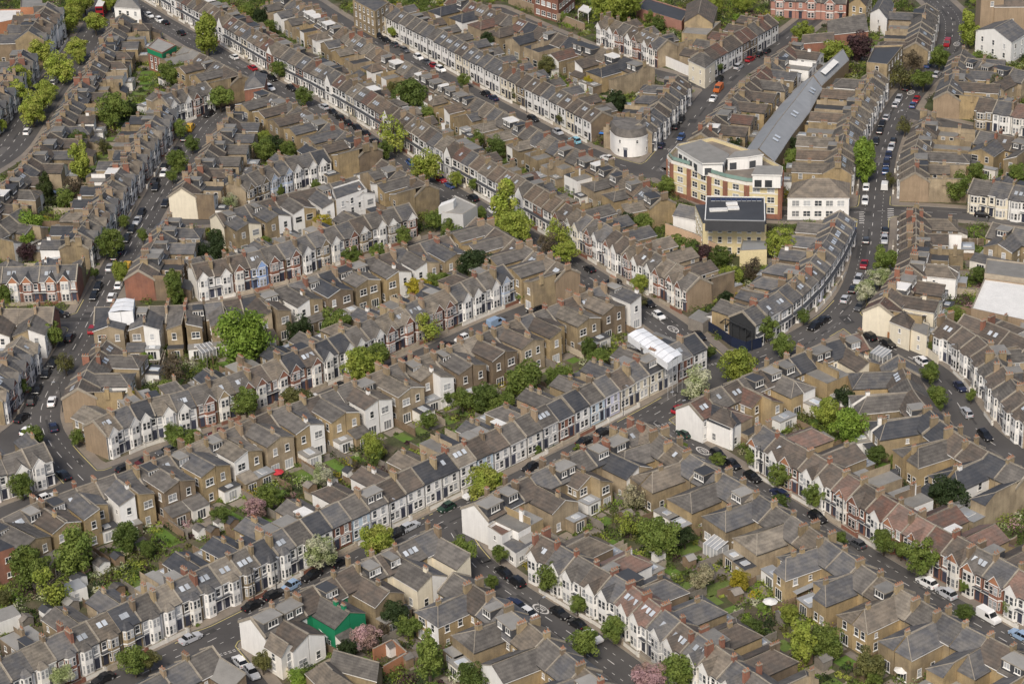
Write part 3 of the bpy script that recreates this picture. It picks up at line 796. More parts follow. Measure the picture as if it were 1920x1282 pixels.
def mark(poly, val, grow=0.0):
    xs = [p[0] for p in poly]; ys = [p[1] for p in poly]
    i0, i1 = int((min(xs) - GX0 - grow) / GS), int((max(xs) - GX0 + grow) / GS) + 1
    j0, j1 = int((min(ys) - GY0 - grow) / GS), int((max(ys) - GY0 + grow) / GS) + 1
    n = len(poly); hit = []
    for j in range(max(0, j0), min(NY, j1 + 1)):
        for i in range(max(0, i0), min(NX, i1 + 1)):
            x, y = gx[i], gy[j]; s = 0; ok = True
            for k in range(n):
                a, b = poly[k], poly[(k + 1) % n]
                c = (b[0] - a[0]) * (y - a[1]) - (b[1] - a[1]) * (x - a[0])
                d = c / max(1e-6, math.hypot(b[0] - a[0], b[1] - a[1]))
                if s == 0: s = 1 if sum((poly[(m + 1) % n][0] - poly[m][0]) * (poly[(m + 1) % n][1] + poly[m][1]) for m in range(n)) < 0 else -1
                if d * s < -grow: ok = False; break
            if ok: hit.append((j, i))
    if val is None: return hit
    for j, i in hit:
        if val == 1 or OCC[j, i] == 0: OCC[j, i] = val
    return hit
ROWS = {}
GOLD = ('AS0','AS1','AS2','AS3','F2a','R0','R2','R4','T1','A2S','C3','F1','M1','H2','G1','D2')
SETBACK = ('B1','B2','L1','L3','AN1','AN2','A2N','D1','H1','F4','R6','E1')
def row(rid, desc, pts, hint, fronts='W', style='flat', pitch=5.1, n=None, roofs=MIX, he=5.6, hr=8.0, D=7.4, rear='yellowbrick', rcol=None, wing=(6.5, 5.0, 'gable', 3.0), wt=0.42,
        dormp=0.25, endS=None, endE=None, chim=0.6, skyp=0.4, fw=True, garden=9.0, gm=None, cm=None, shared=True, frontdorm=(), group=None, phase=0, bigg=0, far=False, dark=(), flatdorm='felt', jit=0.2, drop=(), dormset=()):
    r = random.Random(rid)
    P = resample([G(u, v, hr) for u, v in pts], 2.0)
    for _ in range(3): P = [P[0]] + [(P[i - 1] + P[i] * 2 + P[i + 1]) / 4 for i in range(1, len(P) - 1)] + [P[-1]]
    L = plen(P); n = n or max(1, round(L / pitch))
    nodes = []; acc = 0.0; tgt = [L * k / n for k in range(n + 1)]; ti = 0
    for a, b in zip(P, P[1:]):
        l = (b - a).length
        while ti <= n and tgt[ti] <= acc + l + 1e-6:
            nodes.append(a + (b - a) * ((tgt[ti] - acc) / l if l else 0)); ti += 1
        acc += l
    while len(nodes) < n + 1: nodes.append(P[-1])
    hp = G(*hint); horiz = abs(pts[-1][0] - pts[0][0]) >= abs(pts[-1][1] - pts[0][1]) * 0.9
    first = (pts[0][0] < pts[-1][0]) if horiz else (pts[0][1] < pts[-1][1])
    ROWS[rid] = {'desc': desc, 'nodes': nodes, 'houses': []}
    mid = (nodes[0] + nodes[-1]) / 2
    for i in range(n):
        if i in drop: continue
        a, b = nodes[i].copy(), nodes[i + 1].copy(); a.z = b.z = 0
        d = (b - a); wd = d.length; d.normalize()
        nf = Vector((-d.y, d.x, 0)); c = (a + b) / 2
        if nf.dot(hp - c) < 0: nf = -nf
        ya = -nf; xa = Vector((ya.y, -ya.x, 0))
        fwd = xa.dot(d) > 0
        o = (a if fwd else b) + nf * (D / 2 - (0.9 if rid in SETBACK else 0.0)); c = c - nf * (0.9 if rid in SETBACK else 0.0)
        cv = Vector((0, 0, 0)) - c
        fv = nf.dot(cv) > 0.0 * cv.length; rv = (-nf).dot(cv) > 0
        code = fronts[i % len(fronts)] if len(fronts) > 0 else 'W'
        f = FC[code]
        h = dict(rid=rid, i=i, idx=(i + 1) if first else (n - i), n=n, horiz=horiz, o=o, xa=xa, ya=ya, c=c, w=wd, D=D, f=f, style=style, fv=fv, rv=rv,
                 seed=hash((rid, i)) & 0xffffff if False else (sum(ord(ch) * (k + 7) for k, ch in enumerate(rid)) * 131 + i * 17) & 0xffffff)
        jt = r.uniform(-jit, jit)
        h['he'] = he + jt; h['hr'] = hr + jt + r.uniform(-.05, .05)
        h['roof'] = r.choice(roofs); h['rroof'] = None
        h['rear'] = FC[rcol[i]] if rcol and i in rcol else rear
        pairleft = ((i + phase) % 2 == 0)                     # wing against the neighbour on its far side
        atb = pairleft
        wl, wh, wr, wwid = wing
        onR = (atb == fwd)
        pr = random.Random(rid + str((i + phase) // 2))
        h.update(wl=wl * pr.uniform(.88, 1.1) if wl else 0, wh=wh + pr.uniform(-.12, .12), wroof=wr, ww=min(wwid, wd - 0.1), wt=wt, wside='R' if onR else 'L')
        if wr == 'mix': h['wroof'] = pr.choice(('gable', 'hip', 'gable', 'flat'))
        if r.random() < .08 and wl: h['wl'] *= 0.55
        h['wm'] = h['rear']; h['we'] = h['rear']
        if h['rear'] == 'yellowbrick' and not (rcol and i in rcol):
            h['rear'] = pr.choice(('goldbrick', 'goldbrick', 'palebrick', 'yellowbrick') if rid in GOLD else ('yellowbrick', 'yellowbrick', 'palebrick', 'goldbrick', 'brownbrick', 'palebrick'))
            h['wm'] = h['we'] = h['rear']
        if not (rcol and i in rcol) and wl and r.random() < (0.2 if rid in ('A2S','T1','C3','F1','F3','E1','W1R','K1','K2') else 0.12): h['we'] = 'white'; h['wm'] = 'white' if r.random() < .5 else h['wm']
        h['wrm'] = pr.choice(roofs)
        if h['wroof'] == 'flat': h['wrm'] = r.choice(('felt', 'feltdark', 'felt'))
        h['ext'] = r.uniform(1.8, 3.6) if wl and r.random() < (.15 if rid in ('AN1','A2S','A2N') else .42) else 0; h['exw'] = r.random() < .55; h['exm'] = r.choice((h['rear'], h['rear'], 'white', 'offwhite', 'brownbrick')); h['exr'] = r.choice(('lean', 'flat', 'flat')); h['infill'] = wl > 0 and r.random() < .13
        h['wchim'] = wl > 0 and r.random() < .45
        h['ovL'] = h['ovR'] = True
        h['lend'] = h['rend'] = None
        if i == 0 and endS: h['lend' if fwd else 'rend'] = endS
        if i == n - 1 and endE: h['rend' if fwd else 'lend'] = endE
        h['par'] = r.random() < .8; h['parR'] = (i == (n - 1 if fwd else 0))
        h['flip'] = onR
        h['cm'] = cm or r.choice(('yellowbrick', 'yellowbrick', 'brownbrick', 'brownbrick', 'redbrick', 'tanbrick'))
        h['chim'] = [D * .5 + r.uniform(-.6, .6)] if r.random() < chim else []
        if r.random() < chim * .4: h['chim'] = [D * .3, D * .68]
        h['sky'] = r.choice((1, 2, 2, 3)) if r.random() < skyp else 0
        h['skyy'] = r.uniform(.14, .24); h['skyfront'] = fv or r.random() < .5
        h['dorm'] = None
        if r.random() < dormp: h['dorm'] = {'m': r.choice(('slatedark', 'slate', 'feltdark', 'slatedark')), 'fr': r.choice(((0, 1), (0, 1), (0, .62), (.38, 1), (.2, .8), (.28, .68))), 'top': r.choice((flatdorm, 'felt', 'felt', 'feltdark', 'feltwhite' if r.random() < .4 else 'felt'))}
        if i in dormset: h['dorm'] = {'m': 'slate', 'fr': (0, 1), 'top': 'felt', 'up': .05}
        if i in frontdorm: h['dorm'] = {'m': 'slate', 'top': 'felt', 'fr': (0, 1), 'front': True}; h['sky'] = 0
        if h['dorm'] and not h['skyfront']: h['sky'] = 0
        gmat = gm[i % len(gm)] if gm else code
        h['gm'] = FC[gmat] if gmat in FC else f
        h['bm'] = f if f not in ('redbrick', 'yellowbrick', 'brownbrick') else r.choice((f, 'offwhite', f))
        if f in ('redbrick',) and not gm: h['gm'] = 'orangebrick' if r.random() < .4 else 'redbrick'
        h['gh'] = 1.75
        h['bigg'] = bigg and (i % bigg == bigg - 1)
        h['group'] = "houses of the " + desc
        HOUSES.append(h); ROWS[rid]['houses'].append(h)
        mark([o, o + xa * wd, o + xa * wd + ya * D, o + ya * D], 1, 0.6)
        if h['wl']:
            x0 = (wd - h['ww']) if onR else 0
            q = o + ya * D + xa * x0
            mark([q, q + xa * h['ww'], q + xa * h['ww'] + ya * h['wl'], q + ya * h['wl']], 1, 0.4)
    ROWS[rid]['par'] = dict(fw=fw, garden=garden, D=D, wing=wing)

TALL = dict(he=6.0, hr=8.4, D=7.4, wing=(6.0, 6.8, 'gable', 3.45), wt=0.33)
# -- the wide cross street, lower left to centre
row('B1', "lowest terrace left of the green house", [(-40,1262),(40,1226),(431,1047),(568,978)], (300,1235), 'WWwRWYYWWYWWYwWGWYwW', 'bay', 4.5, roofs=GREYS, endE='yellowbrick', skyp=.35, wing=(6.5,5.2,'mix',3.0), dormp=.3, fw=True)
row('B2', "flat-fronted terrace up the cross street", [(568,978),(747,894),(902,822),(1051,751),(1217,669),(1308,627)], (1000,882), 'WRBWWWWWWBWWwGRWBLCCCWRWRWR', 'flat', 4.6, roofs=GREYS+['tilebrown','tilebrown'], he=5.2, hr=7.6, skyp=.35, wing=(6.0,5.0,'mix',3.0), dormp=.25, frontdorm=(3,20), chim=.7, flatdorm='feltwhite')
# -- terraces left of centre
row('L1', "gabled terrace ending in blue-white fronts", [(180,792),(255,757),(338,738),(437,708),(521,676),(608,643),(742,585),(880,527),(948,500)], (585,746), 'WWWWWRYRRRRRWWWWRRRRRWWWbGBWR', 'gable', 4.5, roofs=GREYS, gm='WWWWWRYRRRRRWWWWRRRRRWWWbGBWR', endS='tanbrick', skyp=.3, dormp=.3, wing=(6.0,5.2,'mix',3.1))
row('L2', "tall row of backs above the pink-blossom garden", [(-30,990),(62,945),(140,915),(212,893),(310,855),(420,808),(500,775),(572,750),(660,717),(755,680),(845,650),(872,640),(967,600),(1052,567),(1150,528)], (585,746), 'Y', 'gable', 4.15, roofs=['tilegrey','tilebrown','tilegrey','slate','tiletan','tilelight'], rcol={6:'W',17:'W',20:'W'}, dormp=.3, endE='cream', skyp=.15, chim=.8, garden=11, **TALL)
row('L3', "gabled terrace with the bright blue house", [(360,500),(445,483),(527,463),(607,434),(685,407),(770,384)], (600,528), 'WWRSRRWYwRYWKRR', 'gable', 4.5, roofs=['tilegrey','slate','tilegrey','tilebrown'], gm='WWRSRRWYWRWWWWR', endS='offwhite', skyp=.2, wing=(6.0,5.2,'mix',3.1), dormp=.2)
row('L4', "row of backs beside the big round tree", [(178,578),(250,575),(347,573),(425,565),(487,552),(570,524),(655,496),(740,470),(840,440)], (600,528), 'Y', 'gable', 4.1, roofs=['tilegrey','tilegrey','slate','tilebrown','slatedark'], rcol={17:'W'}, endE='brownbrick', dormp=.22, skyp=.12, chim=.8, garden=11, **TALL)
row('L5', "red gabled row at the left edge", [(-30,503),(8,501),(146,497)], (60,598), 'RRRRR', 'gable', 4.5, roofs=['tilegrey','slate','tilegrey'], gm='OOOOO', endE='redbrick', skyp=.7, dormp=0, wing=(5,5,'gable',3))
row('L6', "row of backs below the red gabled row", [(-30,581),(0,580),(102,578)], (60,598), 'Y', 'gable', 4.5, roofs=['tiletan','tilegrey','tilebrown'], endE='redbrick', dormp=0, skyp=0, wing=(6.0,5.6,'gable',3.6), he=5.6, hr=8.0)
row('L7', "white-and-red terrace at the left street bend", [(40,632),(5,682),(-30,735)], (85,740), 'WWRWRW', 'gable', 4.6, roofs=GREYS, endS='brownbrick', skyp=.5, gm='WWRWRW', wing=(5,5,'gable',3))
row('L8', "short terrace with the pale blue end house", [(-45,868),(30,847),(82,831)], (100,925), 'WWWB', 'gable', 5.0, roofs=['slate','tilegrey'], gm='WWWB', endE='paleblue', skyp=.5, wing=(5.5,5.2,'gable',3))
row('N1', "short terrace with blue-grey fronts", [(440,338),(500,312),(555,292),(607,279)], (560,378), 'YYbbWWWW', 'gable', 4.6, roofs=['slate','tilegrey','slatedark'], gm='YYbbWWWW', endE='white', skyp=.3, wing=(5.5,5.2,'gable',3))
row('N2', "backs behind the white towers left of centre", [(405,402),(470,384),(530,367),(597,351),(668,331)], (560,378), 'Y', 'gable', 4.3, roofs=['slate','tilegrey','tilebrown'], rcol={1:'C',3:'W',4:'W',6:'W',8:'W',9:'W',11:'W'}, endS='cream', endE='white', dormp=.3, garden=7, chim=.7, **TALL)
row('E1', "white-bayed terrace down the steep left street", [(312,197),(280,243),(242,300),(212,345),(175,402),(143,450)], (300,335), 'WRWWRWWWRWRWWRWRW', 'gable', 4.5, roofs=GREYS, gm='WRWWRWWWRWRWWRWRW', endE='yellowbrick', skyp=.6, chim=.9, wing=(5.0,4.8,'mix',3.0), dormp=.2)
row('E1b', "short white row at the top of the left street", [(300,181),(385,153)], (410,210), 'WWRWR', 'gable', 4.6, roofs=['slate','tilegrey'], gm='WWRWR', endE='redbrick', wing=(5,5,'gable',3))
row('E2', "terrace above the tall cream end wall", [(438,208),(410,250),(375,305),(340,352)], (330,290), 'W', 'flat', 4.6, roofs=['tilegrey','slate','tilebrown'], endE='cream', he=6.2, hr=8.8, wing=(5.2,5.6,'mix',3.2), dormp=.4, chim=.8)
row('E3', "short terrace above the red gable end", [(318,405),(300,436),(280,471),(259,507)], (225,480), 'W', 'flat', 4.7, roofs=['tilegrey','tilebrown','slate'], endE='redbrick', wing=(5.5,5.2,'mix',3.3), dormp=.35, chim=.8)
row('E4', "backs below the scaffolded house", [(200,640),(178,668),(158,700),(146,730)], (112,690), 'R', 'gable', 4.7, roofs=['tilegrey','slate','tilebrown'], endE='tanbrick', wing=(6.0,5.6,'mix',3.4), dormp=.3, rcol={1:'Y',3:'W'}, gm='RRRR')
row('W1R', "terrace along the lime avenue", [(230,26),(205,68),(180,112),(150,160),(120,207),(92,252),(55,300),(10,345),(-30,382)], (100,158), 'W', 'flat', 4.7, roofs=['tilegrey','slate','tilebrown','tilebrown'], wing=(5.5,4.9,'mix',3.1), dormp=.45, chim=.7, he=5.8, hr=8.2)
row('W1L', "big bay-fronted row beyond the lime avenue", [(90,6),(77,27),(53,60)], (120,110), 'WWWW', 'gable', 5.2, roofs=['slate','tilebrown'], gm='WWWW', endE='yellowbrick', he=8.0, hr=11.0, D=9.0, wing=(6,7,'gable',4))
row('W1M', "dark-roofed row left of the lime avenue", [(44,95),(30,118),(-2,165),(-40,215)], (30,250), 'WWKWKW', 'gable', 5.2, roofs=['slate','slatedark','tilegrey'], gm='WWKWKW', wing=(6,5,'gable',3), dormp=.3)
row('W2', "backs at the left edge below the lime avenue", [(40,392),(-5,418),(-30,430)], (-40,330), 'Y', 'flat', 5.2, roofs=['slate','tilegrey'], wing=(6,5,'gable',3))
# -- the long diagonal street
row('AN1', "long white terrace of the diagonal street", [(262,-62),(345,-15),(427,30),(515,81),(600,122),(687,170),(767,218),(830,257),(900,295),(972,335),(1052,380)], (720,278), 'WWWWCWWWRWWWRWW', 'bayrow', 4.5, roofs=['tilewarm','tilegrey','tiletan','tilebrown','tilered','slate','tilelight','tilewarm'], gm='W', skyp=.45, dormp=.35, wing=(4.2,4.6,'mix',2.9), bigg=8, chim=.35, he=5.8, hr=8.2)
row('AN2', "narrow red-and-white gabled row, diagonal street", [(1056,383),(1132,425),(1190,460),(1255,495),(1306,522)], (1150,540), 'RWCRWRWRWWRRR', 'gable', 4.3, roofs=['tilegrey','tilebrown','slate','tiletan'], gm='RWCRWRWRWWRRR', endE='tanbrick', skyp=.3, dormp=.2, wing=(6.5,5.4,'gable',3.2), chim=.7)
row('AS0', "yellow backs beside the green-shuttered shop", [(345,88),(392,110),(452,140)], (470,120), 'Y', 'flat', 4.7, roofs=['felt','tilebrown','tilegrey'], dormp=.3, chim=.5, **TALL)
row('AS1', "yellow backs ending in the blank brown gable", [(492,170),(545,193),(595,220),(645,246),(694,273)], (660,232), 'Y', 'flat', 4.5, roofs=['tilegrey','tilebrown','slate','tilegrey'], endE='brownbrick', dormp=.35, chim=.6, **TALL)
row('AS2', "yellow backs with the tall white chimney walls", [(716,300),(765,328),(800,346)], (815,340), 'Y', 'flat', 4.5, roofs=['tilebrown','tilegrey'], endS='yellowbrick', dormp=.1, chim=.7, rcol={2:'W'}, **TALL)
row('AS3', "backs ending in the broad pink-brown gable", [(893,408),(930,430),(975,456),(1020,481),(1064,503)], (1050,475), 'Y', 'flat', 4.5, roofs=['tilebrown','tiletan','tilegrey'], endE='tanbrick', dormp=.2, chim=.7, rcol={4:'W'}, **TALL)
row('A2N', "long white flat-fronted terrace near the top", [(712,3),(772,33),(846,70),(915,107),(970,134),(1035,165),(1124,211)], (925,180), 'WCWWWWWWWWWWCCWWWWCCYWWWW', 'plain', 4.5, roofs=['tilegrey','tilebrown','slate','slate','tilegrey'], endE='brownbrick', skyp=.55, dormp=.2, wing=(5.5,5,'gable',3), he=5.8, hr=8.2, chim=.35)
row('A2S', "backs facing the long white flat-fronted terrace", [(530,-14),(640,50),(715,94),(775,124),(850,162),(925,200),(1000,240),(1060,272),(1130,304),(1200,341),(1243,370)], (1005,222), 'Y', 'plain', 4.6, roofs=['tilewarm','tilegrey','tiletan','slate','tilelight'], dormp=.4, wing=(5.2,4.8,'mix',3.1), chim=.5, rcol={3:'W',9:'W',17:'W',24:'W'}, flatdorm='feltwhite')
row('T1', "yellow hip-backed row near the school wall", [(850,-10),(925,18),(1000,46),(1070,71),(1141,96),(1210,121)], (1150,92), 'Y', 'plain', 5.0, roofs=['tilebrown','tilegrey','tiletan','slatedark','tilered'], dormp=.3, wing=(7.0,5.0,'mix',3.6), chim=.5, flatdorm='feltwhite')
row('T2', "red-and-white gabled row near the top", [(1135,32),(1178,47),(1213,60),(1252,77)], (1150,95), 'WWRWRWRR', 'gable', 4.5, roofs=['tilegrey','tilebrown','tiletan','slate'], gm='WWRWRWRO', skyp=.3, dormp=.2, wing=(5,5,'gable',3), endS='orangebrick')
row('T3', "modern pink-brick row with deep valleys", [(1448,-18),(1500,-16),(1590,-12)], (1500,70), 'PPPP', 'gable', 9.0, roofs=['tilegrey'], gm='PPPP', skyp=0, dormp=0, wing=(0,0,'gable',3), chim=0, endE='pinkbrick', fw=False)
row('C1', "brown-roofed row above cream corner house", [(1316,97),(1377,63),(1440,28)], (1410,98), 'WWWWKKWWW', 'plain', 4.7, roofs=['tilebrown','tilegrey','tilered'], endS='white', skyp=.3, dormp=.1, wing=(5.5,5,'gable',3.1), chim=.5)
row('C2', "bay-fronted row behind round white corner", [(1271,143),(1235,192),(1198,234)], (1290,215), 'WWWWWWWW', 'bay', 4.8, roofs=['slate','tilebrown','tilegrey'], skyp=.5, dormp=.15, wing=(6,5,'mix',3.1), chim=.5)
row('C3', "backs beside the grey workshop roofs", [(1490,78),(1425,135),(1385,172),(1345,212),(1314,250)], (1290,215), 'W', 'plain', 4.8, roofs=['tilegrey','tilered','tilebrown','slate'], dormp=.45, wing=(6.5,5.6,'mix',3.4), chim=.5, rcol={0:'W',1:'W',2:'W',3:'W'}, endE='yellowbrick')
row('F0', "bay-fronted row at the top right bend", [(1737,8),(1728,42),(1717,80)], (1770,70), 'WWWWW', 'bay', 5.0, roofs=['slate','tilebrown','tilegrey'], skyp=.5, wing=(7,5,'mix',3.2), chim=.6, dormp=.1)
row('F1', "white-bayed terrace above the white pub", [(1641,134),(1620,171),(1604,203),(1590,233),(1577,268),(1570,312)], (1655,262), 'WWWWWWWWWWWWWWW', 'bay', 4.8, roofs=['tilewarm','tiletan','tilegrey','tilelight'], skyp=.35, wing=(8.0,5.2,'mix',3.4), chim=.8, dormp=.25, cm='yellowbrick')
row('F2a', "yellow block at the upper right corner", [(1806,92),(1792,128),(1776,172)], (1752,128), 'Y', 'plain', 5.2, roofs=['tilebrown','slate','tilegrey'], endE='tanbrick', wing=(9.0,5.6,'mix',3.6), dormp=.5, chim=.7, flatdorm='felt')
row('F2b', "tile-roofed terrace right of tall tree", [(1742,216),(1725,250),(1714,285),(1716,325)], (1650,290), 'W', 'bay', 5.1, roofs=['tiletan','tilegrey','tilebrown'], endE='tanbrick', wing=(10.0,5.2,'mix',3.3), dormp=.35, chim=.7)
row('F3', "curving terrace above the cream gable", [(1717,388),(1718,460),(1706,497),(1681,530),(1648,570)], (1630,470), 'W', 'bay', 4.7, roofs=['tilebrown','tiletan','tilered','tilebrown'], endE='cream', endS='yellowbrick', wing=(7.0,5.2,'mix',3.4), dormp=.4, chim=.9, rcol={7:'W',8:'W',10:'C',11:'C'})
row('F4', "curved white terrace with slate roofs", [(1582,398),(1567,430),(1550,460),(1528,490),(1501,519),(1472,545),(1436,566),(1398,586)], (1600,540), 'WWWWWWWLWWWWWWWWWW', 'bayrow', 4.7, roofs=['slate','slate','tilegrey','slatedark'], gm='W', skyp=.75, wing=(6.5,5,'mix',3.3), dormp=.15, chim=.5, endE='darkmetal', flatdorm='feltwhite')
row('R0', "yellow row above the cream bay houses", [(1815,110),(1930,136)], (1870,90), 'Y', 'plain', 5.4, roofs=['tilebrown','slate'], wing=(7,5.2,'gable',3.6))
row('R1', "cream bay-fronted row at the upper right", [(1836,183),(1880,189),(1940,199)], (1880,252), 'YWwYW', 'bay', 5.4, roofs=['tilebrown','slate','tilepink'], skyp=.3, endS='cream', wing=(5,5,'gable',3))
row('R2', "yellow-gabled backs at the right edge", [(1838,246),(1940,266)], (1880,250), 'Y', 'plain', 5.6, roofs=['slate','tilegrey','tilebrown'], dormp=.5, wing=(6.5,5.6,'gable',3.6))
row('R3', "cream-and-white bay row at the right edge", [(1826,335),(1940,355)], (1860,404), 'CCWWCW', 'bay', 5.5, roofs=['tilebrown','slate','tilegrey'], endS='cream', skyp=.2, wing=(5,5.2,'gable',3.2))
row('R4', "backs above the big white flat roof", [(1862,418),(1945,436)], (1860,404), 'Y', 'plain', 5.6, roofs=['slate','tilegrey'], endS='white', wing=(6,5.6,'gable',3.6), dormp=.4)
row('R5', "brown-roofed houses beside the brick shed", [(1808,590),(1870,612),(1935,640)], (1760,700), 'W', 'plain', 6.0, roofs=['tilebrown','tilebrown'], wing=(5,5,'hip',4), dormp=0, fw=False, drop=())
row('R6', "white bay terrace on the right-hand bend", [(1768,600),(1803,616),(1840,642),(1864,674),(1887,712),(1914,744),(1945,772)], (1790,700), 'WWWwWWwWWWWw', 'bay', 5.4, roofs=['tilebrown','tilebrown','slate','tilegrey'], endS='white', skyp=.2, wing=(6.5,5.2,'mix',3.4), dormp=.2, chim=.8)
row('G1', "paired yellow villas inside the right-hand bend", [(1684,668),(1697,700),(1710,730),(1735,762),(1765,795),(1810,825),(1860,852),(1930,884)], (1795,750), 'Y', 'bay', 5.2, roofs=['tilegrey','slate','tilebrown','slatedark'], endS='tanbrick', wing=(8.0,5.1,'hip',3.7), wt=.5, dormp=.12, skyp=.2, chim=.8, cm='yellowbrick', rcol={15:'W'}, garden=10)
row('M1', "backs from white flank to maroon house", [(1292,757),(1380,712),(1440,688),(1500,662),(1560,640),(1612,626)], (1385,672), 'Y', 'plain', 5.0, roofs=['tilebrown','tilegrey','tilered','slate','slatedark'], endS='white', rcol={0:'W',8:'C',10:'R'}, wing=(6.5,5.0,'mix',3.5), wt=.5, dormp=.35, chim=.7, flatdorm='felt')
row('K1', "backs from the white roof-terrace corner", [(889,944),(960,907),(1020,880),(1080,851),(1140,823),(1192,798)], (1050,857), 'Y', 'plain', 4.8, roofs=['slate','tilegrey','slatedark','tilebrown'], endS='white', wing=(6.5,5.0,'mix',3.4), wt=.5, dormp=.5, chim=.8, rcol={0:'W',9:'R'})
row('K2', "backs around the green house", [(470,1158),(505,1141),(550,1117),(600,1093),(650,1067),(706,1041),(764,1014),(812,991)], (610,1076), 'Y', 'plain', 5.0, roofs=['slate','tilegrey','tilebrown','tilegrey'], endS='white', dormset=(0, 1), rcol={0:'W',1:'W',2:'g',3:'g',6:'C',8:'C'}, wing=(6.5,5.0,'gable',3.5), wt=.5, dormp=.3, chim=.8)
row('K3', "backs in the bottom left corner", [(255,1285),(330,1246),(398,1212)], (300,1235), 'Y', 'plain', 5.2, roofs=['slate','felt','tilegrey'], endE='yellowbrick', wing=(6.0,5.2,'mix',3.6), dormp=.4)
# -- lower right
row('D1', "gabled terrace behind the painted speed roundel", [(1008,1007),(1045,1025),(1103,1060),(1168,1094),(1229,1141),(1294,1187),(1364,1236),(1440,1288)], (1085,1190), 'WWWWWWWGwwWwwwwwwww', 'gable', 5.0, roofs=['tilebrown','tiletan','slate','tilegrey','tilepink','tilebrown'], gm='W', endS='white', skyp=.4, wing=(7.0,4.9,'hip',3.6), wt=.5, dormp=.12, chim=.7, cm='redbrick')
row('D2', "backs facing the painted speed roundel", [(850,1073),(905,1106),(950,1138),(1005,1181),(1060,1226),(1125,1276),(1170,1308)], (1014,1141), 'Y', 'bay', 5.4, roofs=['slate','tilegrey','tiletan','tilebrown'], wing=(7.0,5.0,'mix',3.6), wt=.5, dormp=.4, chim=.8, endS='cream')
row('H1', "gabled terrace, long right-hand street", [(1425,800),(1477,832),(1535,862),(1600,901),(1660,938),(1734,981),(1809,1021),(1890,1063),(1945,1092)], (1635,1042), 'WWRWWRRWRRRRRRWWRWRRWR', 'gable', 5.1, roofs=['tilebrown','tilered','tilebrown','slate','tilegrey','tilepink'], gm='OWOWWORWOOROOOWWOWOOWO', endS='white', skyp=.35, wing=(7.0,4.9,'mix',3.6), wt=.5, dormp=.18, chim=.8, flatdorm='feltwhite')
row('H2', "long yellow backs, right-hand street", [(1208,796),(1262,832),(1320,870),(1375,898),(1440,938),(1510,985),(1573,1030),(1641,1077),(1721,1123),(1792,1164),(1890,1214),(1945,1242)], (1500,955), 'Y', 'bay', 5.25, roofs=['slate','tilegrey','tiletan','tilebrown','tilelight','slate','tilegrey'], endS='yellowbrick', wing=(7.5,5.0,'hip',3.7), wt=.5, dormp=.3, chim=.85, cm='yellowbrick', garden=12)

# the 320 houses that show largest are things with parts, the rest is one mass
N_THINGS = 320
def vis_key(h):
    u, v = proj(h['c'] + Vector((0, 0, 5)))
    inside = -30 < u < 1950 and -25 < v < 1315
    return (0 if inside else 1, (h['c'] - Vector((0, 0, CAMH))).length)
ALLH = [h for h in HOUSES if vis_key(h)[0] == 0 or (-120 < proj(h['c'])[0] < 2040 and -60 < proj(h['c'])[1] < 1400)]
ALLH.sort(key=vis_key)
print("houses", len(HOUSES), "kept", len(ALLH))

def fromend(h): return "from left" if h['horiz'] else "from top"
def house_label(h):
    d = ROWS[h['rid']]['desc']; f = FW.get(h['f'], 'white')
    if h['fv'] and h['style'] in ('gable', 'bay', 'bayrow', 'flat') and h['rid'] not in ('K1','K2','K3','M1','D2','H2','G1','L2','L4','N2','AS0','AS1','AS2','AS3','E2','E3','E4','F1','F3'):
        col = f
    else:
        col = FW.get(h['we'], 'yellow-brick') if h['wl'] else FW.get(h['rear'], 'yellow-brick')
    ex = []
    if h['dorm']: ex.append(" with loft dormer")
    if h['sky'] >= 2: ex.append(" with rooflights")
    if h['roof'] in RWORD: ex.append(" with " + RWORD[h['roof']] + " roof")
    for e in ex + [""]:
        lab = f"{col} house{e}, {ordinal(h['idx'])} {fromend(h)} in the {d}"
        if len(lab.replace('-', ' ').split()) <= 16: return lab
    return f"{col} house, {ordinal(h['idx'])} {fromend(h)}, {d}"
BIG = MB()
nthing = 0
for h in ALLH:
    ang = math.atan2(h['xa'].y, h['xa'].x)
    vis = vis_key(h)[0] == 0
    if vis and nthing < N_THINGS:
        h['detail'] = 2; nthing += 1
        root = thing("terraced_house", (h['o'].x, h['o'].y, 0.1), ang)
        tag(root, house_label(h), "house", h['group'])
        h['root'] = root
        build_house(h, ThingSink(root))
    else:
        h['detail'] = 1
        mx = Matrix.Translation((h['o'].x, h['o'].y, 0.1)) @ Matrix.Rotation(ang, 4, 'Z')
        build_house(h, MergeSink(BIG, mx))
o = obj("distant_terraces", BIG.mesh("distant_terraces"))
tag(o, "terraced houses farther off, beyond the nearer individually built terraces", "houses", kind="stuff")
print("house things", nthing)

if False:
    for rid, R_ in ROWS.items():
        pass
for rid, R_ in ROWS.items():
    ds = [dist_at(h['o'].x + h['xa'].x * h['w'] / 2, h['o'].y + h['xa'].y * h['w'] / 2) for h in R_['houses']]
    if ds: print("FRONT", rid, len(ds), ' '.join('%.0f' % x for x in ds))
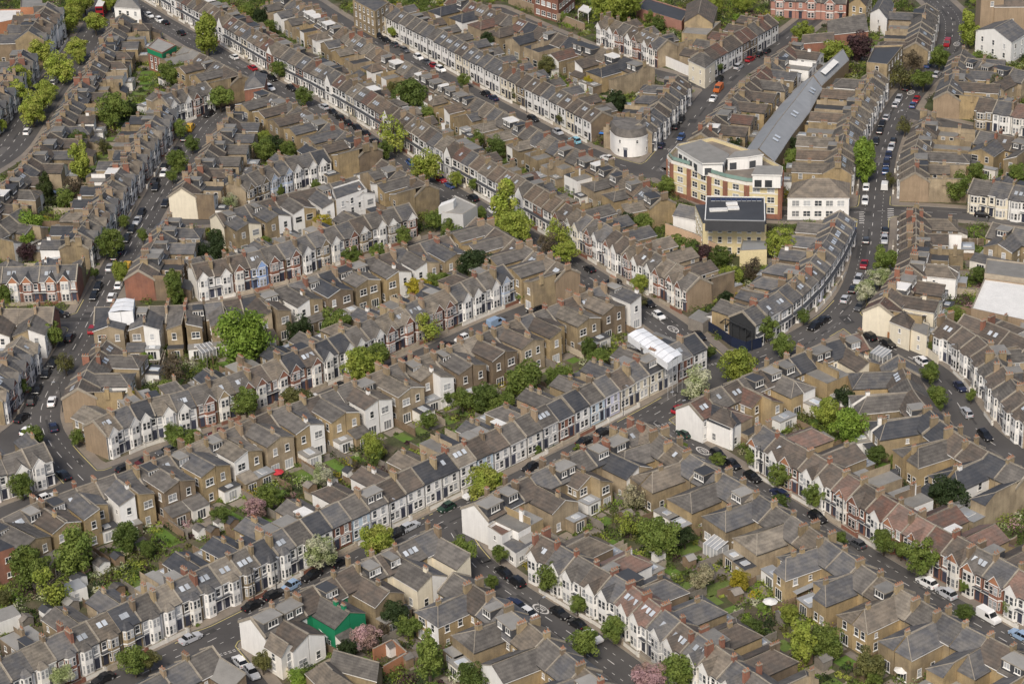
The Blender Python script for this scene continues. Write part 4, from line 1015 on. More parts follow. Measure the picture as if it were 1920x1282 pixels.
# ---------------------------------------------------------------- one low front wall per terrace
for rid, R_ in ROWS.items():
    if not R_['par']['fw'] or not R_['houses']: continue
    hs = R_['houses']
    if not (hs[0]['fv'] or hs[-1]['fv']): continue
    mb = MB(); D = R_['par']['D']
    pts = []
    for h in hs:
        a = h['o'] - h['ya'] * 1.5; b = a + h['xa'] * h['w']
        if h['xa'].dot(hs[-1]['c'] - hs[0]['c']) < 0: a, b = b, a
        pts.append((a, b, h))
    ok = 0
    wmat = {'W': 'offwhite'}.get('W')
    for a, b, h in pts:
        if dist_at((a.x + b.x) / 2, (a.y + b.y) / 2) < 0.3: continue
        if abs(h['i'] * 7919 % 10) < 1: continue
        d = (b - a).normalized(); n = Vector((-d.y, d.x, 0)) * 0.14
        m = 'offwhite' if h['f'] in ('white', 'offwhite', 'cream', 'paleblue', 'lilac') and h['i'] % 5 else ('redbrick' if h['i'] % 3 == 0 else 'gardenwall')
        q = [a - n, b - n, b + n, a + n]
        mb.prism([(p.x, p.y) for p in q], 0.1, 0.95, m, 'coping')
        g = b - d * 0.5
        mb.prism([(p.x, p.y) for p in (g - d*.22 - n*1.6, g + d*.22 - n*1.6, g + d*.22 + n*1.6, g - d*.22 + n*1.6)], 0.1, 1.25, m, 'coping')
        ok += 1
    if ok:
        o = obj("garden_wall", mb.mesh("garden_wall"))
        tag(o, f"low front garden wall along the {R_['desc']}", "wall", "front garden walls")

# ---------------------------------------------------------------- back gardens: lawn and paving, fences, sheds
lawn = MB(); patio = MB(); fences = []; SHEDS = []; PLOTS = []
rg = random.Random(5)
for h in ALLH:
    gd = ROWS[h['rid']]['par']['garden']
    if gd <= 0: continue
    y0 = h['D'] + 0.6
    base = h['o'] + h['ya'] * h['D']; ext_ = h['ext'] if h['wl'] else 0
    free = 0.0
    for s in range(1, int(gd + h['wl']) + 1):
        c = base + h['ya'] * s + h['xa'] * (h['w'] * 0.5 if s > h['wl'] + 1 else (0.8 if h['wside'] == 'R' else h['w'] - .8))
        i = int(round((c.x - GX0) / GS)); j = int(round((c.y - GY0) / GS))
        if not (0 <= i < NX and 0 <= j < NY) or DIST[j, i] < 3.2 or (OCC[j, i] and s > h['wl'] + 1): break
        free = s
    s0 = h['wl'] + ext_ + 0.5
    if free < s0 + 2: continue
    L = free - s0
    def Q(x, y): 
        p = h['o'] + h['xa'] * x + h['ya'] * (h['D'] + y); return (p.x, p.y)
    w_ = h['w']
    quad = [Q(0.2, s0), Q(w_ - 0.2, s0), Q(w_ - .2, s0 + L), Q(.2, s0 + L)]
    cells = mark(quad, None)
    if cells and sum(1 for j, i in cells if OCC[j, i]) > 0.25 * len(cells): continue
    mark(quad, 2)
    PLOTS.append((h, s0, L))
    u = rg.random(); pl = 1.5 if u < .3 else 2.6
    patio.poly([(*Q(.3, s0 + .05), .137), (*Q(w_ - .3, s0 + .05), .137), (*Q(w_ - .3, s0 + pl), .137), (*Q(.3, s0 + pl), .137)], "patio")
    if u < 0.72 and L > pl + 1.5:
        lawn.poly([(*Q(.8, s0 + pl + .1), .137), (*Q(w_ - .8, s0 + pl + .1), .137), (*Q(w_ - .8, s0 + L - 1.0), .137), (*Q(.8, s0 + L - 1.0), .137)], "lawn")
    elif u < 0.82:
        patio.poly([(*Q(.5, s0 + pl + .1), .137), (*Q(w_ - .5, s0 + pl + .1), .137), (*Q(w_ - .5, s0 + L - .6), .137), (*Q(.5, s0 + L - .6), .137)], "patio")
    fences.append((h, s0 - min(h['wl'] * .3, 2), L))
    if u > .72 and L > 4.5: SHEDS.append((h, s0, L))
tag(obj("lawns", lawn.mesh("lawns")), "short mown grass in the back gardens", "grass", kind="stuff")
tag(obj("path_paving", patio.mesh("path_paving")), kind="structure")
fences.sort(key=lambda t: (t[0]['c'] - Vector((0, 0, CAMH))).length)
for h, s0, L in fences[:290]:
    x = 0.0 if h['i'] % 2 else h['w']
    F = MB(); m = rg.choice(("timber", "timbergrey", "gardenwall", "timber", "timbergrey"))
    hh = rg.uniform(1.5, 1.9)
    F.box(x - .05, x + .05, h['D'] + s0, h['D'] + s0 + L, 0.0, hh, m, "coping" if m == "gardenwall" else m)
    k = h['D'] + s0 + .1
    while k < h['D'] + s0 + L:
        F.box(x - .09, x + .09, k, k + .14, 0, hh + .12, m); k += 1.9
    o = obj("garden_fence", F.mesh("garden_fence"), None, (h['o'].x, h['o'].y, 0.1), math.atan2(h['xa'].y, h['xa'].x))
    mw = {"timber": "brown", "timbergrey": "grey", "gardenwall": "pale"}[m]
    tag(o, f"{mw} fence behind house {ordinal(h['idx'])} {fromend(h)}, {ROWS[h['rid']]['desc']}", "fence", "back garden fences")
for n, (h, s0, L) in enumerate(SHEDS[:34]):
    root = thing("garden_shed", (h['o'].x, h['o'].y, 0.12), math.atan2(h['xa'].y, h['xa'].x))
    a = MB(); x0, x1 = h['w'] * .2, h['w'] * .2 + rg.uniform(1.9, 2.6); y1 = h['D'] + s0 + L - .3; y0 = y1 - rg.uniform(1.6, 2.2)
    m = rg.choice(("timber", "timbergrey", "timber", "white")); rmn = rg.choice(("feltdark", "felt", "timbergrey", "tilegrey"))
    a.box(x0, x1, y0, y1, 0, 2.0, m); obj("wall", a.mesh("wall"), root)
    b = MB(); xm = (x0 + x1) / 2
    b.poly([(x0 - .15, y0 - .15, 1.95), (xm, y0 - .15, 2.6), (xm, y1 + .15, 2.6), (x0 - .15, y1 + .15, 1.95)], rmn); b.poly([(x1 + .15, y0 - .15, 1.95), (xm, y0 - .15, 2.6), (xm, y1 + .15, 2.6), (x1 + .15, y1 + .15, 1.95)], rmn)
    for y in (y0, y1): b.poly([(x0, y, 2.0), (x1, y, 2.0), (xm, y, 2.55)], m)
    obj("roof", b.mesh("roof"), root)
    tag(root, f"small {'white' if m == 'white' else 'timber'} shed behind house {ordinal(h['idx'])} {fromend(h)}, {ROWS[h['rid']]['desc']}", "shed", "garden sheds")

# ---------------------------------------------------------------- single buildings
def wallgrid(root, P, Q, zs, n, kind, inset=1.0, wallobj=None, n_out=None, pale=.3, seed=1):
    """windows as parts along a wall from P to Q (world, seen from outside left to right)"""
    d = (Q - P); L = d.length; d.normalize(); rot = math.atan2(d.y, d.x)
    r = random.Random(seed)
    for z in zs:
        for k in range(n):
            t = inset + (L - 2 * inset) * ((k + .5) / n)
            p = P + d * t
            obj("window", win_mesh(kind, r.random() < pale)[1], wallobj or root, (p.x - root.location.x, p.y - root.location.y, z), rot)
def block(name, label, cat, px, z, wall, roof, rtype='flat', par=0.5, wins=(), ridge=2.6, world=None, bands=(), z0=0.0, ovh=0.25, group=None, gridge=None):
    """a building from its roof outline (photo pixels at eaves height z, or world points), walls down to the ground"""
    pts = world or [G(u, v, z) for u, v in px]
    A = sum(a.x * b.y - b.x * a.y for a, b in zip(pts, pts[1:] + pts[:1]))
    if A < 0: pts = pts[::-1]
    c = sum(pts, Vector()) / len(pts); c.z = 0
    root = thing(name, (c.x, c.y, 0.0)); tag(root, label, cat, group)
    q = [Vector((p.x - c.x, p.y - c.y, 0)) for p in pts]; n = len(q)
    W = MB()
    for k in range(n):
        a, b = q[k], q[(k + 1) % n]
        W.poly([(a.x, a.y, z0), (b.x, b.y, z0), (b.x, b.y, z), (a.x, a.y, z)], wall)
        for (b0, b1, bm, off) in bands:
            d = (b - a).normalized(); o = Vector((d.y, -d.x, 0)) * off
            W.poly([(a.x + o.x, a.y + o.y, b0), (b.x + o.x, b.y + o.y, b0), (b.x + o.x, b.y + o.y, b1), (a.x + o.x, a.y + o.y, b1)], bm)
            W.poly([(a.x, a.y, b1), (b.x, b.y, b1), (b.x + o.x, b.y + o.y, b1), (a.x + o.x, a.y + o.y, b1)], bm)
    R = MB()
    if rtype == 'flat':
        R.poly([(p.x, p.y, z - (par if par else 0) + .01) for p in q], roof)
        if par:
            for k in range(n):
                a, b, p_, s = q[k], q[(k + 1) % n], q[k - 1], q[(k + 2) % n]
                ia = a + (-(a.normalized())) * .32; ib = b + (-(b.normalized())) * .32
                R.poly([(a.x, a.y, z + .02), (b.x, b.y, z + .02), (ib.x, ib.y, z + .02), (ia.x, ia.y, z + .02)], "coping")
                R.poly([(ia.x, ia.y, z + .02), (ib.x, ib.y, z + .02), (ib.x, ib.y, z - par), (ia.x, ia.y, z - par)], wall)
    else:
        # long axis between the midpoints of the two shorter sides (4 corners)
        e = [(q[(k + 1) % 4] - q[k]).length for k in range(4)]
        k0 = 0 if e[0] + e[2] < e[1] + e[3] else 1
        if gridge is not None: k0 = gridge
        m0 = (q[k0] + q[(k0 + 1) % 4]) / 2; m1 = (q[(k0 + 2) % 4] + q[(k0 + 3) % 4]) / 2
        ax = (m1 - m0); La = ax.length; ax = ax / La
        if rtype == 'hip':
            hw = e[k0] / 2; s = min(hw, La * .42); r0, r1 = m0 + ax * s, m1 - ax * s
        else: r0, r1 = m0 - ax * ovh, m1 + ax * ovh
        ex = [p + p.normalized() * ovh for p in q]
        a, b, c_, d_ = ex[k0], ex[(k0 + 1) % 4], ex[(k0 + 2) % 4], ex[(k0 + 3) % 4]
        zt = z + ridge; ze = z - .05
        T = lambda v, zz: (v.x, v.y, zz)
        R.poly([T(b, ze), T(c_, ze), T(r1, zt), T(r0, zt)], roof); R.poly([T(d_, ze), T(a, ze), T(r0, zt), T(r1, zt)], roof)
        if rtype == 'hip':
            R.poly([T(a, ze), T(b, ze), T(r0, zt)], roof); R.poly([T(c_, ze), T(d_, ze), T(r1, zt)], roof)
        else:
            for u_, v_, m_ in ((q[k0], q[(k0 + 1) % 4], m0), (q[(k0 + 2) % 4], q[(k0 + 3) % 4], m1)):
                W.poly([T(u_, z), T(v_, z), (m_.x, m_.y, zt - .12)], wall)
        for u_, v_ in ((a, b), (b, c_), (c_, d_), (d_, a)):
            if rtype == 'hip' or (u_, v_) in ((b, c_), (d_, a)): R.poly([T(u_, ze), T(v_, ze), T(v_, ze - .16), T(u_, ze - .16)], "trim")
        R.beam((r0.x, r0.y, zt + .02), (r1.x, r1.y, zt + .02), .11, "coping")
    wo = obj("wall", W.mesh("wall"), root); ro = obj("roof", R.mesh("roof"), root)
    for (edge, nx, zs, kind, *rest) in wins:
        a, b = pts[edge % n], pts[(edge + 1) % n]
        P0 = Vector((a.x, a.y, 0)); Q0 = Vector((b.x, b.y, 0)); d = (Q0 - P0).normalized(); off = Vector((d.y, -d.x, 0)) * (rest[0] if rest else 0)
        wallgrid(root, P0 + off, Q0 + off, zs, nx, kind, 0.6, wo, seed=edge + 3)
    root["_pts"] = 0; del root["_pts"]
    mark([(p.x, p.y) for p in pts], 1, 0.8)
    return root, wo, ro, pts, c
def facing_edges(pts):
    n = len(pts); out = []
    for k in range(n):
        a, b = pts[k], pts[(k + 1) % n]; d = b - a; nn = Vector((d.y, -d.x, 0)); m = (a + b) / 2
        if nn.dot(Vector((0, 0, 0)) - Vector((m.x, m.y, 0))) > 0: out.append(k)
    return out
def rel(c, p): return (p.x - c.x, p.y - c.y, p.z)
def winauto(px, z, zs, kind, spacing, world=None):
    pts = world or [G(u, v, z) for u, v in px]
    A = sum(a.x * b.y - b.x * a.y for a, b in zip(pts, pts[1:] + pts[:1]))
    if A < 0: pts = pts[::-1]
    return [(k, max(1, int((pts[(k + 1) % len(pts)] - pts[k]).length / spacing)), zs, kind) for k in facing_edges(pts)]

# round white corner building with a slate mansard
c = G(1183, 284); c.z = 0
root = thing("corner_building", (c.x, c.y, 0.0)); tag(root, "round white corner building with grey mansard roof at the street fork", "building")
W = MB(); R = MB(); NS = 28; rr = 4.9; hh = 5.6; back = Vector((-0.25, 1, 0)).normalized(); sd = Vector((back.y, -back.x, 0))
ring = [(-sd * math.cos(PI * k / NS) - back * math.sin(PI * k / NS)) * rr for k in range(NS + 1)]
ring += [sd * rr + back * 5.5, -sd * rr + back * 5.5]
W.prism([(p.x, p.y) for p in ring], 0.0, hh, "white"); n = len(ring)
for k in range(n):
    a, b = ring[k], ring[(k + 1) % n]
    W.poly([(a.x*1.03, a.y*1.03, hh - .3), (b.x*1.03, b.y*1.03, hh - .3), (b.x*1.03, b.y*1.03, hh + .05), (a.x*1.03, a.y*1.03, hh + .05)], "trim")
    R.poly([(a.x, a.y, hh + .05), (b.x, b.y, hh + .05), (b.x * .86, b.y * .86, hh + 2.2), (a.x * .86, a.y * .86, hh + 2.2)], "tilegrey")
R.poly([(p.x * .86, p.y * .86, hh + 2.2) for p in ring], "tilegrey")
wo = obj("wall", W.mesh("wall"), root); obj("roof", R.mesh("roof"), root)
for z, ks in ((1.2, (4, 20)), (3.9, (5, 14, 21))):
    for k in ks:
        a = PI * (k + .5) / NS; p = (-sd * math.cos(a) - back * math.sin(a)) * rr * .998
        out = p.normalized(); obj("window", win_mesh('small', False)[1], wo, (p.x, p.y, z), math.atan2(out.x, -out.y))
a = PI * 8.5 / NS; p = (-sd * math.cos(a) - back * math.sin(a)) * rr * 1.0; out = p.normalized()
obj("door", door_mesh()[1], wo, (p.x, p.y, 0.1), math.atan2(out.x, -out.y))
mark([(c.x + p.x, c.y + p.y) for p in ring], 1, 1)

# large curved office with cream and brick bands
OFF = [(1251,292),(1259,301),(1292,311),(1330,325),(1360,334),(1400,342),(1464,345),(1467,313),(1412,283),(1335,258),(1272,270)]
root, wo, ro, pts, c = block("office_building", "long cream and red-brick office with green roof terrace and grey penthouse", "office", OFF, 9.6, "buff", "patio", par=0.9,
    bands=((0.0, 1.3, "redbrick", .06), (3.5, 3.8, "offwhite", .06), (6.6, 6.9, "offwhite", .06), (8.8, 9.62, "offwhite", .10)),
    wins=winauto(OFF, 9.6, (1.5, 4.3, 7.0), 'wide', 3.4))
for k in facing_edges(pts):                                     # brick piers, green glass balustrade
    a, b = pts[k], pts[(k + 1) % len(pts)]; d = (b - a); L = d.length; d.normalize(); o = Vector((d.y, -d.x, 0))
    np_ = max(1, int(L / 6.5))
    for j in range(np_ + 1):
        p = a + d * min(max(L * j / np_, .35), L - .35) + o * .10
        m = MB(); m.beam(rel(c, Vector((p.x, p.y, 0))), rel(c, Vector((p.x, p.y, 8.8))), .42, "redbrick")
        obj("pier", m.mesh("pier"), root)
    m = MB(); p, q = a - o * .5, b - o * .5
    m.poly([rel(c, Vector((p.x, p.y, 9.6))), rel(c, Vector((q.x, q.y, 9.6))), rel(c, Vector((q.x, q.y, 10.6))), rel(c, Vector((p.x, p.y, 10.6)))], "greenglass")
    obj("balustrade", m.mesh("balustrade"), root)
def penth(px, z0, z1, wall, roof, over=0.5, glass=True):
    P_ = [G(u, v, z1) for u, v in px]
    A = sum(a.x * b.y - b.x * a.y for a, b in zip(P_, P_[1:] + P_[:1]))
    if A < 0: P_ = P_[::-1]
    cc = sum(P_, Vector()) / len(P_); m = MB(); m2 = MB(); n = len(P_)
    Q_ = [cc + (p - cc) * .93 for p in P_]
    for k in range(n):
        a, b = Q_[k], Q_[(k + 1) % n]
        m.poly([rel(c, Vector((a.x, a.y, z0))), rel(c, Vector((b.x, b.y, z0))), rel(c, Vector((b.x, b.y, z1))), rel(c, Vector((a.x, a.y, z1)))], wall)
        if glass:
            d = (b - a); L = d.length; d.normalize(); o = Vector((d.y, -d.x, 0)) * .05
            for j in range(int(L / 2.6)):
                s = a + d * (0.5 + 2.6 * j) + o; t = s + d * 1.8
                m.poly([rel(c, Vector((s.x, s.y, z0 + .2))), rel(c, Vector((t.x, t.y, z0 + .2))), rel(c, Vector((t.x, t.y, z0 + 2.1))), rel(c, Vector((s.x, s.y, z0 + 2.1)))], "glass")
    for k in range(n):
        a, b = P_[k], P_[(k + 1) % n]
        m2.poly([rel(c, Vector((a.x, a.y, z1 - .05))), rel(c, Vector((b.x, b.y, z1 - .05))), rel(c, Vector((b.x, b.y, z1 + .25))), rel(c, Vector((a.x, a.y, z1 + .25)))], "trim")
    m2.poly([rel(c, Vector((p.x, p.y, z1 + .25))) for p in P_], roof)
    po = obj("penthouse", m.mesh("penthouse"), root); obj("penthouse_roof", m2.mesh("penthouse_roof"), po)
penth([(1267,277),(1315,264),(1367,290),(1357,307),(1317,308)], 8.8, 12.2, "white", "felt")
penth([(1362,299),(1402,296),(1432,291),(1420,281),(1378,286)], 8.8, 12.0, "white", "felt")
penth([(1409,329),(1466,330),(1464,313),(1418,312)], 8.8, 12.2, "white", "felt")

# cream flats with black roof and solar panels
root, wo, ro, pts, c = block("flats_building", "cream block of flats under a black roof with blue solar panels", "flats", [(1318,419),(1437,421),(1437,381),(1303,384)], 8.6, "buff", "feltdark", par=0,
    wins=winauto([(1318,419),(1437,421),(1437,381),(1303,384)], 8.6, (0.8, 3.6, 6.3), 'sash', 2.3))
P_ = [G(u, v, 11.4) for u, v in ((1322,413),(1434,415),(1433,371),(1325,369))]
m = MB(); cc = sum(P_, Vector()) / 4
for k in range(4):
    a, b = P_[k], P_[(k + 1) % 4]; a2 = a; b2 = b
    m.poly([rel(c, Vector((a.x, a.y, 8.6))), rel(c, Vector((b.x, b.y, 8.6))), rel(c, Vector((b.x, b.y, 11.4))), rel(c, Vector((a.x, a.y, 11.4)))], "feltdark")
    m.beam(rel(c, Vector((a.x, a.y, 11.5))), rel(c, Vector((b.x, b.y, 11.5))), .16, "trim" if k in (1, 2, 3) else "galvanised")
m.poly([rel(c, Vector((p.x, p.y, 11.41))) for p in P_], "feltdark")
tp = obj("top_storey", m.mesh("top_storey"), root)
for k in range(10):
    u = 1333 + k * 9.6; m = MB()
    q = [G(u, 376, 11.9), G(u + 8.4, 376, 11.9), G(u + 8.4, 371.5, 12.3), G(u, 371.5, 12.3)]
    m.poly([rel(c, p) for p in q], "solar"); q2 = [Vector((p.x, p.y, p.z - .25)) for p in q]; m.poly([rel(c, p) for p in q2], "galvanised")
    obj("solar_panel", m.mesh("solar_panel"), tp)
for (u, v, s) in ((1372,383,1.4),(1375,391,1.4),(1347,394,2.2)):
    p = G(u, v, 11.5); m = MB(); m.box(p.x - c.x - s, p.x - c.x + s, p.y - c.y - .8, p.y - c.y + .8, 11.4, 11.8, "feltwhite"); obj("rooflight", m.mesh("rooflight"), tp)
block("annexe_building", "small buff annexe with flat grey roof and white skylight beside the cream flats", "annexe", [(1387,470),(1438,468),(1437,441),(1394,443)], 4.6, "buff", "metalroof", par=0.3)
block("side_building", "dark grey pitched studio roof left of the black-roofed flats", "building", [(1262,404),(1306,413),(1325,398),(1287,388)], 5.0, "white", "slate", 'gable', ridge=2.0)
def longwall(name, label, px, h, mt, th=0.3, top="coping", cat="wall"):
    p = [G(*q) for q in px]; mb = MB(); c = p[0]
    for a, b in zip(p, p[1:]):
        d = (b - a).normalized(); n = Vector((-d.y, d.x, 0)) * th / 2
        mb.prism([(q.x - c.x, q.y - c.y) for q in (a - n - d * th/2, b - n + d * th/2, b + n + d * th/2, a + n - d * th/2)], 0, h, mt, top)
    return tag(obj(name, mb.mesh(name), None, (c.x, c.y, 0)), label, cat)
longwall("boundary_wall", "tall peach-painted wall left of the cream flats", [(1249,448),(1300,466),(1344,487)], 4.2, "peach")
# white pub
root, wo, ro, pts, c = block("pub_building", "long white pub with brown hipped roof at the crossroads", "pub", [(1477,371),(1592,371),(1593,343),(1487,343)], 6.0, "white", "tiletan", 'hip', ridge=3.2,
    wins=[(k, n_, z_, kd) for k, n_, z_, kd in winauto([(1477,371),(1592,371),(1593,343),(1487,343)], 6.0, (0.9, 3.7), 'wide', 3.0)])
block("white_tower_house", "tallest white rendered house with stepped roof left of centre", "house", [(630,374),(688,354),(674,336),(622,352)], 8.6, "white", "slate", par=.4, wins=winauto([(630,374),(688,354),(674,336),(622,352)], 8.6, (0.8, 3.4, 6.0), 'sash', 2.6))
# grey workshops
MEWS = [("upper", [(1510,151),(1540,161),(1592,112),(1568,104)], 4.6), ("second", [(1464,196),(1518,210),(1542,166),(1506,153)], 4.6), ("third", [(1430,238),(1484,254),(1518,210),(1464,196)], 4.8), ("fourth", [(1394,288),(1452,303),(1484,254),(1430,238)], 5.0)]
MEWS = [(a, b, c_) for a, b, c_ in MEWS]
lab = {"upper": "glazed grey workshop roof at the top end of the alley", "second": "grey metal workshop roof second from the alley top", "third": "grey metal workshop roof third from the alley top", "fourth": "widest grey metal workshop roof nearest the curved office"}
for nm, px, z in MEWS:
    r_, wo, ro, pts, c = block("workshop", lab[nm], "workshop", px, z, "yellowbrick" if nm != "upper" else "tanbrick", "metalroof", 'gable', ridge=2.6, group="grey workshops in the alley", ovh=.1)
    cc = sum(pts, Vector()) / 4
    e = pts[1] - pts[0]; f = pts[2] - pts[1]; ax = (e if e.length > f.length else f).normalized(); n = Vector((-ax.y, ax.x, 0))
    if n.y > 0: n = -n
    m = MB()
    if nm == "upper":
        q = [cc + ax * -9 + n * .6, cc + ax * 3 + n * .6, cc + ax * 3 + n * 2.2, cc + ax * -9 + n * 2.2]
        zz = [z + 2.5, z + 2.5, z + 1.75, z + 1.75]
        m.poly([rel(c, Vector((p.x, p.y, h_))) for p, h_ in zip(q, zz)], "feltwhite"); obj("rooflight", m.mesh("rooflight"), ro)
    else:
        for s in (-1, 1.4):
            q = [cc + ax * s + n * 1.4, cc + ax * (s + 1.2) + n * 1.4, cc + ax * (s + 1.2) + n * 2.9, cc + ax * s + n * 2.9]
            m = MB(); m.poly([rel(c, Vector((p.x, p.y, h_))) for p, h_ in zip(q, (z + 2.05, z + 2.05, z + 1.3, z + 1.3))], "skyglass"); obj("rooflight", m.mesh("rooflight"), ro)
longwall("boundary_wall", "tall yellow-brick end wall at the top of the workshop alley", [(1560,150),(1592,118)], 5.5, "tanbrick", .5)
longwall("boundary_wall", "long grey concrete alley wall beside the workshops", [(1470,300),(1500,250),(1535,205),(1560,160)], 2.2, "gardenwall", .3)
# white flat roofed hall on the right
block("hall_building", "wide hall with big white flat roof and brick base at the right edge", "hall", [(1821,578),(1935,603),(1935,533),(1846,521)], 5.5, "tanbrick", "feltwhite", par=0.35)
block("hall_building", "grey flat-roofed strip behind the big white flat roof", "hall", [(1846,512),(1935,524),(1935,494),(1850,484)], 5.0, "gardenwall", "felt", par=0.3)
block("brick_shed", "low brown brick shed roof below the white hall", "shed", [(1905,640),(1945,650),(1945,612),(1915,600)], 5.0, "redbrick", "felt", par=.2)
# cream corner wings
block("corner_wing", "cream two-storey wing with hipped brown roof beside the cream end wall", "building", [(1669,602),(1706,617),(1718,594),(1683,582)], 5.4, "cream", "tilebrown", 'hip', ridge=1.9, wins=winauto([(1669,602),(1706,617),(1718,594),(1683,582)], 5.4, (1.0, 3.5), 'small', 3.0))
block("corner_wing", "small cream flat-roofed wing at the tail of the cream corner", "building", [(1708,618),(1738,630),(1744,607),(1718,597)], 5.0, "cream", "felt", par=.2, wins=winauto([(1708,618),(1738,630),(1744,607),(1718,597)], 5.0, (1.0, 3.2), 'small', 2.6))
longwall("boundary_fence", "orange-brown timber fence below the cream corner", [(1664,637),(1695,650),(1712,657)], 2.0, "timberorange", .12, "timberorange", "fence")
longwall("boundary_wall", "cream rendered wall curving beside the white bay-fronted terrace", [(1712,657),(1740,668),(1758,682)], 2.0, "cream", .25)
# building site with navy hoarding
longwall("hoarding", "navy blue hoarding round the corner building site", [(1313,612),(1347,632),(1372,650),(1398,660),(1427,651),(1436,640)], 2.5, "navyboard", .12, "navyboard", "hoarding")
site = [G(*q) for q in ((1318,606),(1350,625),(1398,653),(1428,645),(1410,622),(1370,600))]
b = MB(); b.poly([(p.x, p.y, .16) for p in site], "sand"); tag(obj("ground_sand", b.mesh("ground_sand")), kind="structure")
m = MB(); c = site[0]
for (a, b_) in (((1352,618),(1372,602)),((1366,625),(1385,606)),((1380,632),(1398,612)),((1393,640),(1410,620)),((1340,612),(1360,598))):
    p, q = G(*a), G(*b_, 5.0); m.beam(rel(c, p), rel(c, q), .14, "darkmetal")
    q2 = G(*b_); m.beam(rel(c, Vector((q.x, q.y, 0))), rel(c, q), .14, "darkmetal")
p, q = G(1360,598,5.0), G(1410,620,5.0); m.beam(rel(c, p), rel(c, q), .14, "darkmetal")
tag(obj("raking_props", m.mesh("raking_props"), None, (c.x, c.y, 0)), "dark steel raking props holding the wall above the sandy building site", "props")
block("site_shed", "weathered grey shed with sloping roof beside the navy hoarding", "shed", [(1290,595),(1318,606),(1338,592),(1310,580)], 3.0, "timbergrey", "felt", par=0)
p = [G(*q) for q in ((1322,616),(1334,623))]
d = (p[1] - p[0]).normalized(); o_ = Vector((d.y, -d.x, 0)) * .1
if o_.y > 0: o_ = -o_
m = MB(); c = p[0]
m.poly([rel(c, Vector((x.x + o_.x, x.y + o_.y, z))) for x, z in ((p[0], 1.3), (p[1], 1.3), (p[1], 2.3), (p[0], 2.3))], "redplastic")
tag(obj("site_sign", m.mesh("site_sign"), None, (c.x, c.y, 0)), "small red sign board on the navy hoarding", "sign")
# sheeted scaffolds
def scaffold(label, px, z1, z0, legs):
    P_ = [G(u, v, z1) for u, v in px]; c = sum(P_, Vector()) / len(P_); c.z = 0
    root = thing("scaffold", (c.x, c.y, 0)); tag(root, label, "scaffold")
    m = MB(); n = len(P_)
    for k in range(n):
        a, b = P_[k], P_[(k + 1) % n]
        m.poly([rel(c, Vector((a.x, a.y, z0))), rel(c, Vector((b.x, b.y, z0))), rel(c, Vector((b.x, b.y, z1))), rel(c, Vector((a.x, a.y, z1)))], "sheeting")
    obj("sheeting", m.mesh("sheeting"), root)
    m = MB(); mid = lambda a, b: (a + b) / 2
    r0, r1 = mid(P_[0], P_[1]), mid(P_[2], P_[3]); zt = z1 + .35
    for a, b, e, f in ((P_[1], P_[2], r1, r0), (P_[3], P_[0], r0, r1)):
        m.poly([rel(c, Vector((a.x, a.y, z1))), rel(c, Vector((b.x, b.y, z1))), rel(c, Vector((e.x, e.y, zt))), rel(c, Vector((f.x, f.y, zt)))], "sheeting")
    L = (r1 - r0).length
    for k in range(1, int(L / 2.2)):
        t = k / int(L / 2.2)
        a = r0.lerp(r1, t); e = P_[1].lerp(P_[2], t); f = P_[0].lerp(P_[3], t)
        m.beam(rel(c, Vector((a.x, a.y, zt + .05))), rel(c, Vector((e.x, e.y, z1 + .05))), .05, "galvanised"); m.beam(rel(c, Vector((a.x, a.y, zt + .05))), rel(c, Vector((f.x, f.y, z1 + .05))), .05, "galvanised")
    obj("roof", m.mesh("roof"), root)
    for k in range(n):
        a, b = P_[k], P_[(k + 1) % n]
        for j in range(legs):
            q = a.lerp(b, j / legs); m = MB(); m.beam(rel(c, Vector((q.x, q.y, 0.1))), rel(c, Vector((q.x, q.y, z1 + .3))), .06, "galvanised")
            obj("pole", m.mesh("pole"), root)
scaffold("long white sheeted scaffold roof over a house by the diagonal street", [(1252,681),(1279,664),(1206,615),(1177,627)], 8.6, 6.9, 3)
scaffold("small white sheeted scaffold over the house at the left junction", [(203,586),(249,583),(252,561),(219,561)], 9.8, 6.4, 2)
# church, school and other buildings at the top edge
block("church_tower", "yellow stone church tower at the top right corner", "church", None, 19.0, "tanbrick", "felt", world=[G(1836,66) + Vector((0, 0, 0)), G(1836,66) + Vector((7, 0, 0)), G(1836,66) + Vector((7, 7, 0)), G(1836,66) + Vector((0, 7, 0))], wins=[(0, 1, (9.0,), 'sash')])
block("church_building", "broad church nave with brown tiled roof at the top right", "church", None, 9.0, "tanbrick", "tilebrown", 'gable', ridge=6.0, world=[G(1862,66), G(1862,66) + Vector((40, -4, 0)), G(1862,66) + Vector((42, 14, 0)), G(1862,66) + Vector((2, 18, 0))], wins=[(0, 4, (3.5,), 'sash')], gridge=1)
block("end_house", "tall white end house with sloping gable below the church", "house", [(1830,57),(1897,80),(1925,62),(1866,42)], 6.8, "white", "slate", 'gable', ridge=2.6, wins=winauto([(1830,57),(1897,80),(1925,62),(1866,42)], 6.8, (1.2, 4.0), 'sash', 5.0), gridge=0)
SCH = [(1000,-32),(1046,-18),(1077,-44),(1030,-60)]
block("school_building", "three-storey red-brick school with white windows at the top edge", "school", SCH, 11.0, "redbrick", "tilebrown", 'gable', ridge=4.0, wins=winauto(SCH, 11.0, (1.0, 4.4, 7.8), 'wide', 2.8))
block("school_wing", "lower red-brick school wing at the top edge", "school", [(960,-45),(1000,-35),(1020,-60),(985,-70)], 9.0, "redbrick", "tilebrown", 'gable', ridge=3.0, wins=winauto([(960,-45),(1000,-35),(1020,-60),(985,-70)], 9.0, (1.0, 4.4), 'wide', 3))
longwall("boundary_wall", "long tan brick wall round the school yard", [(955,8),(1010,30),(1060,48),(1095,62)], 3.2, "tanbrick", .5)
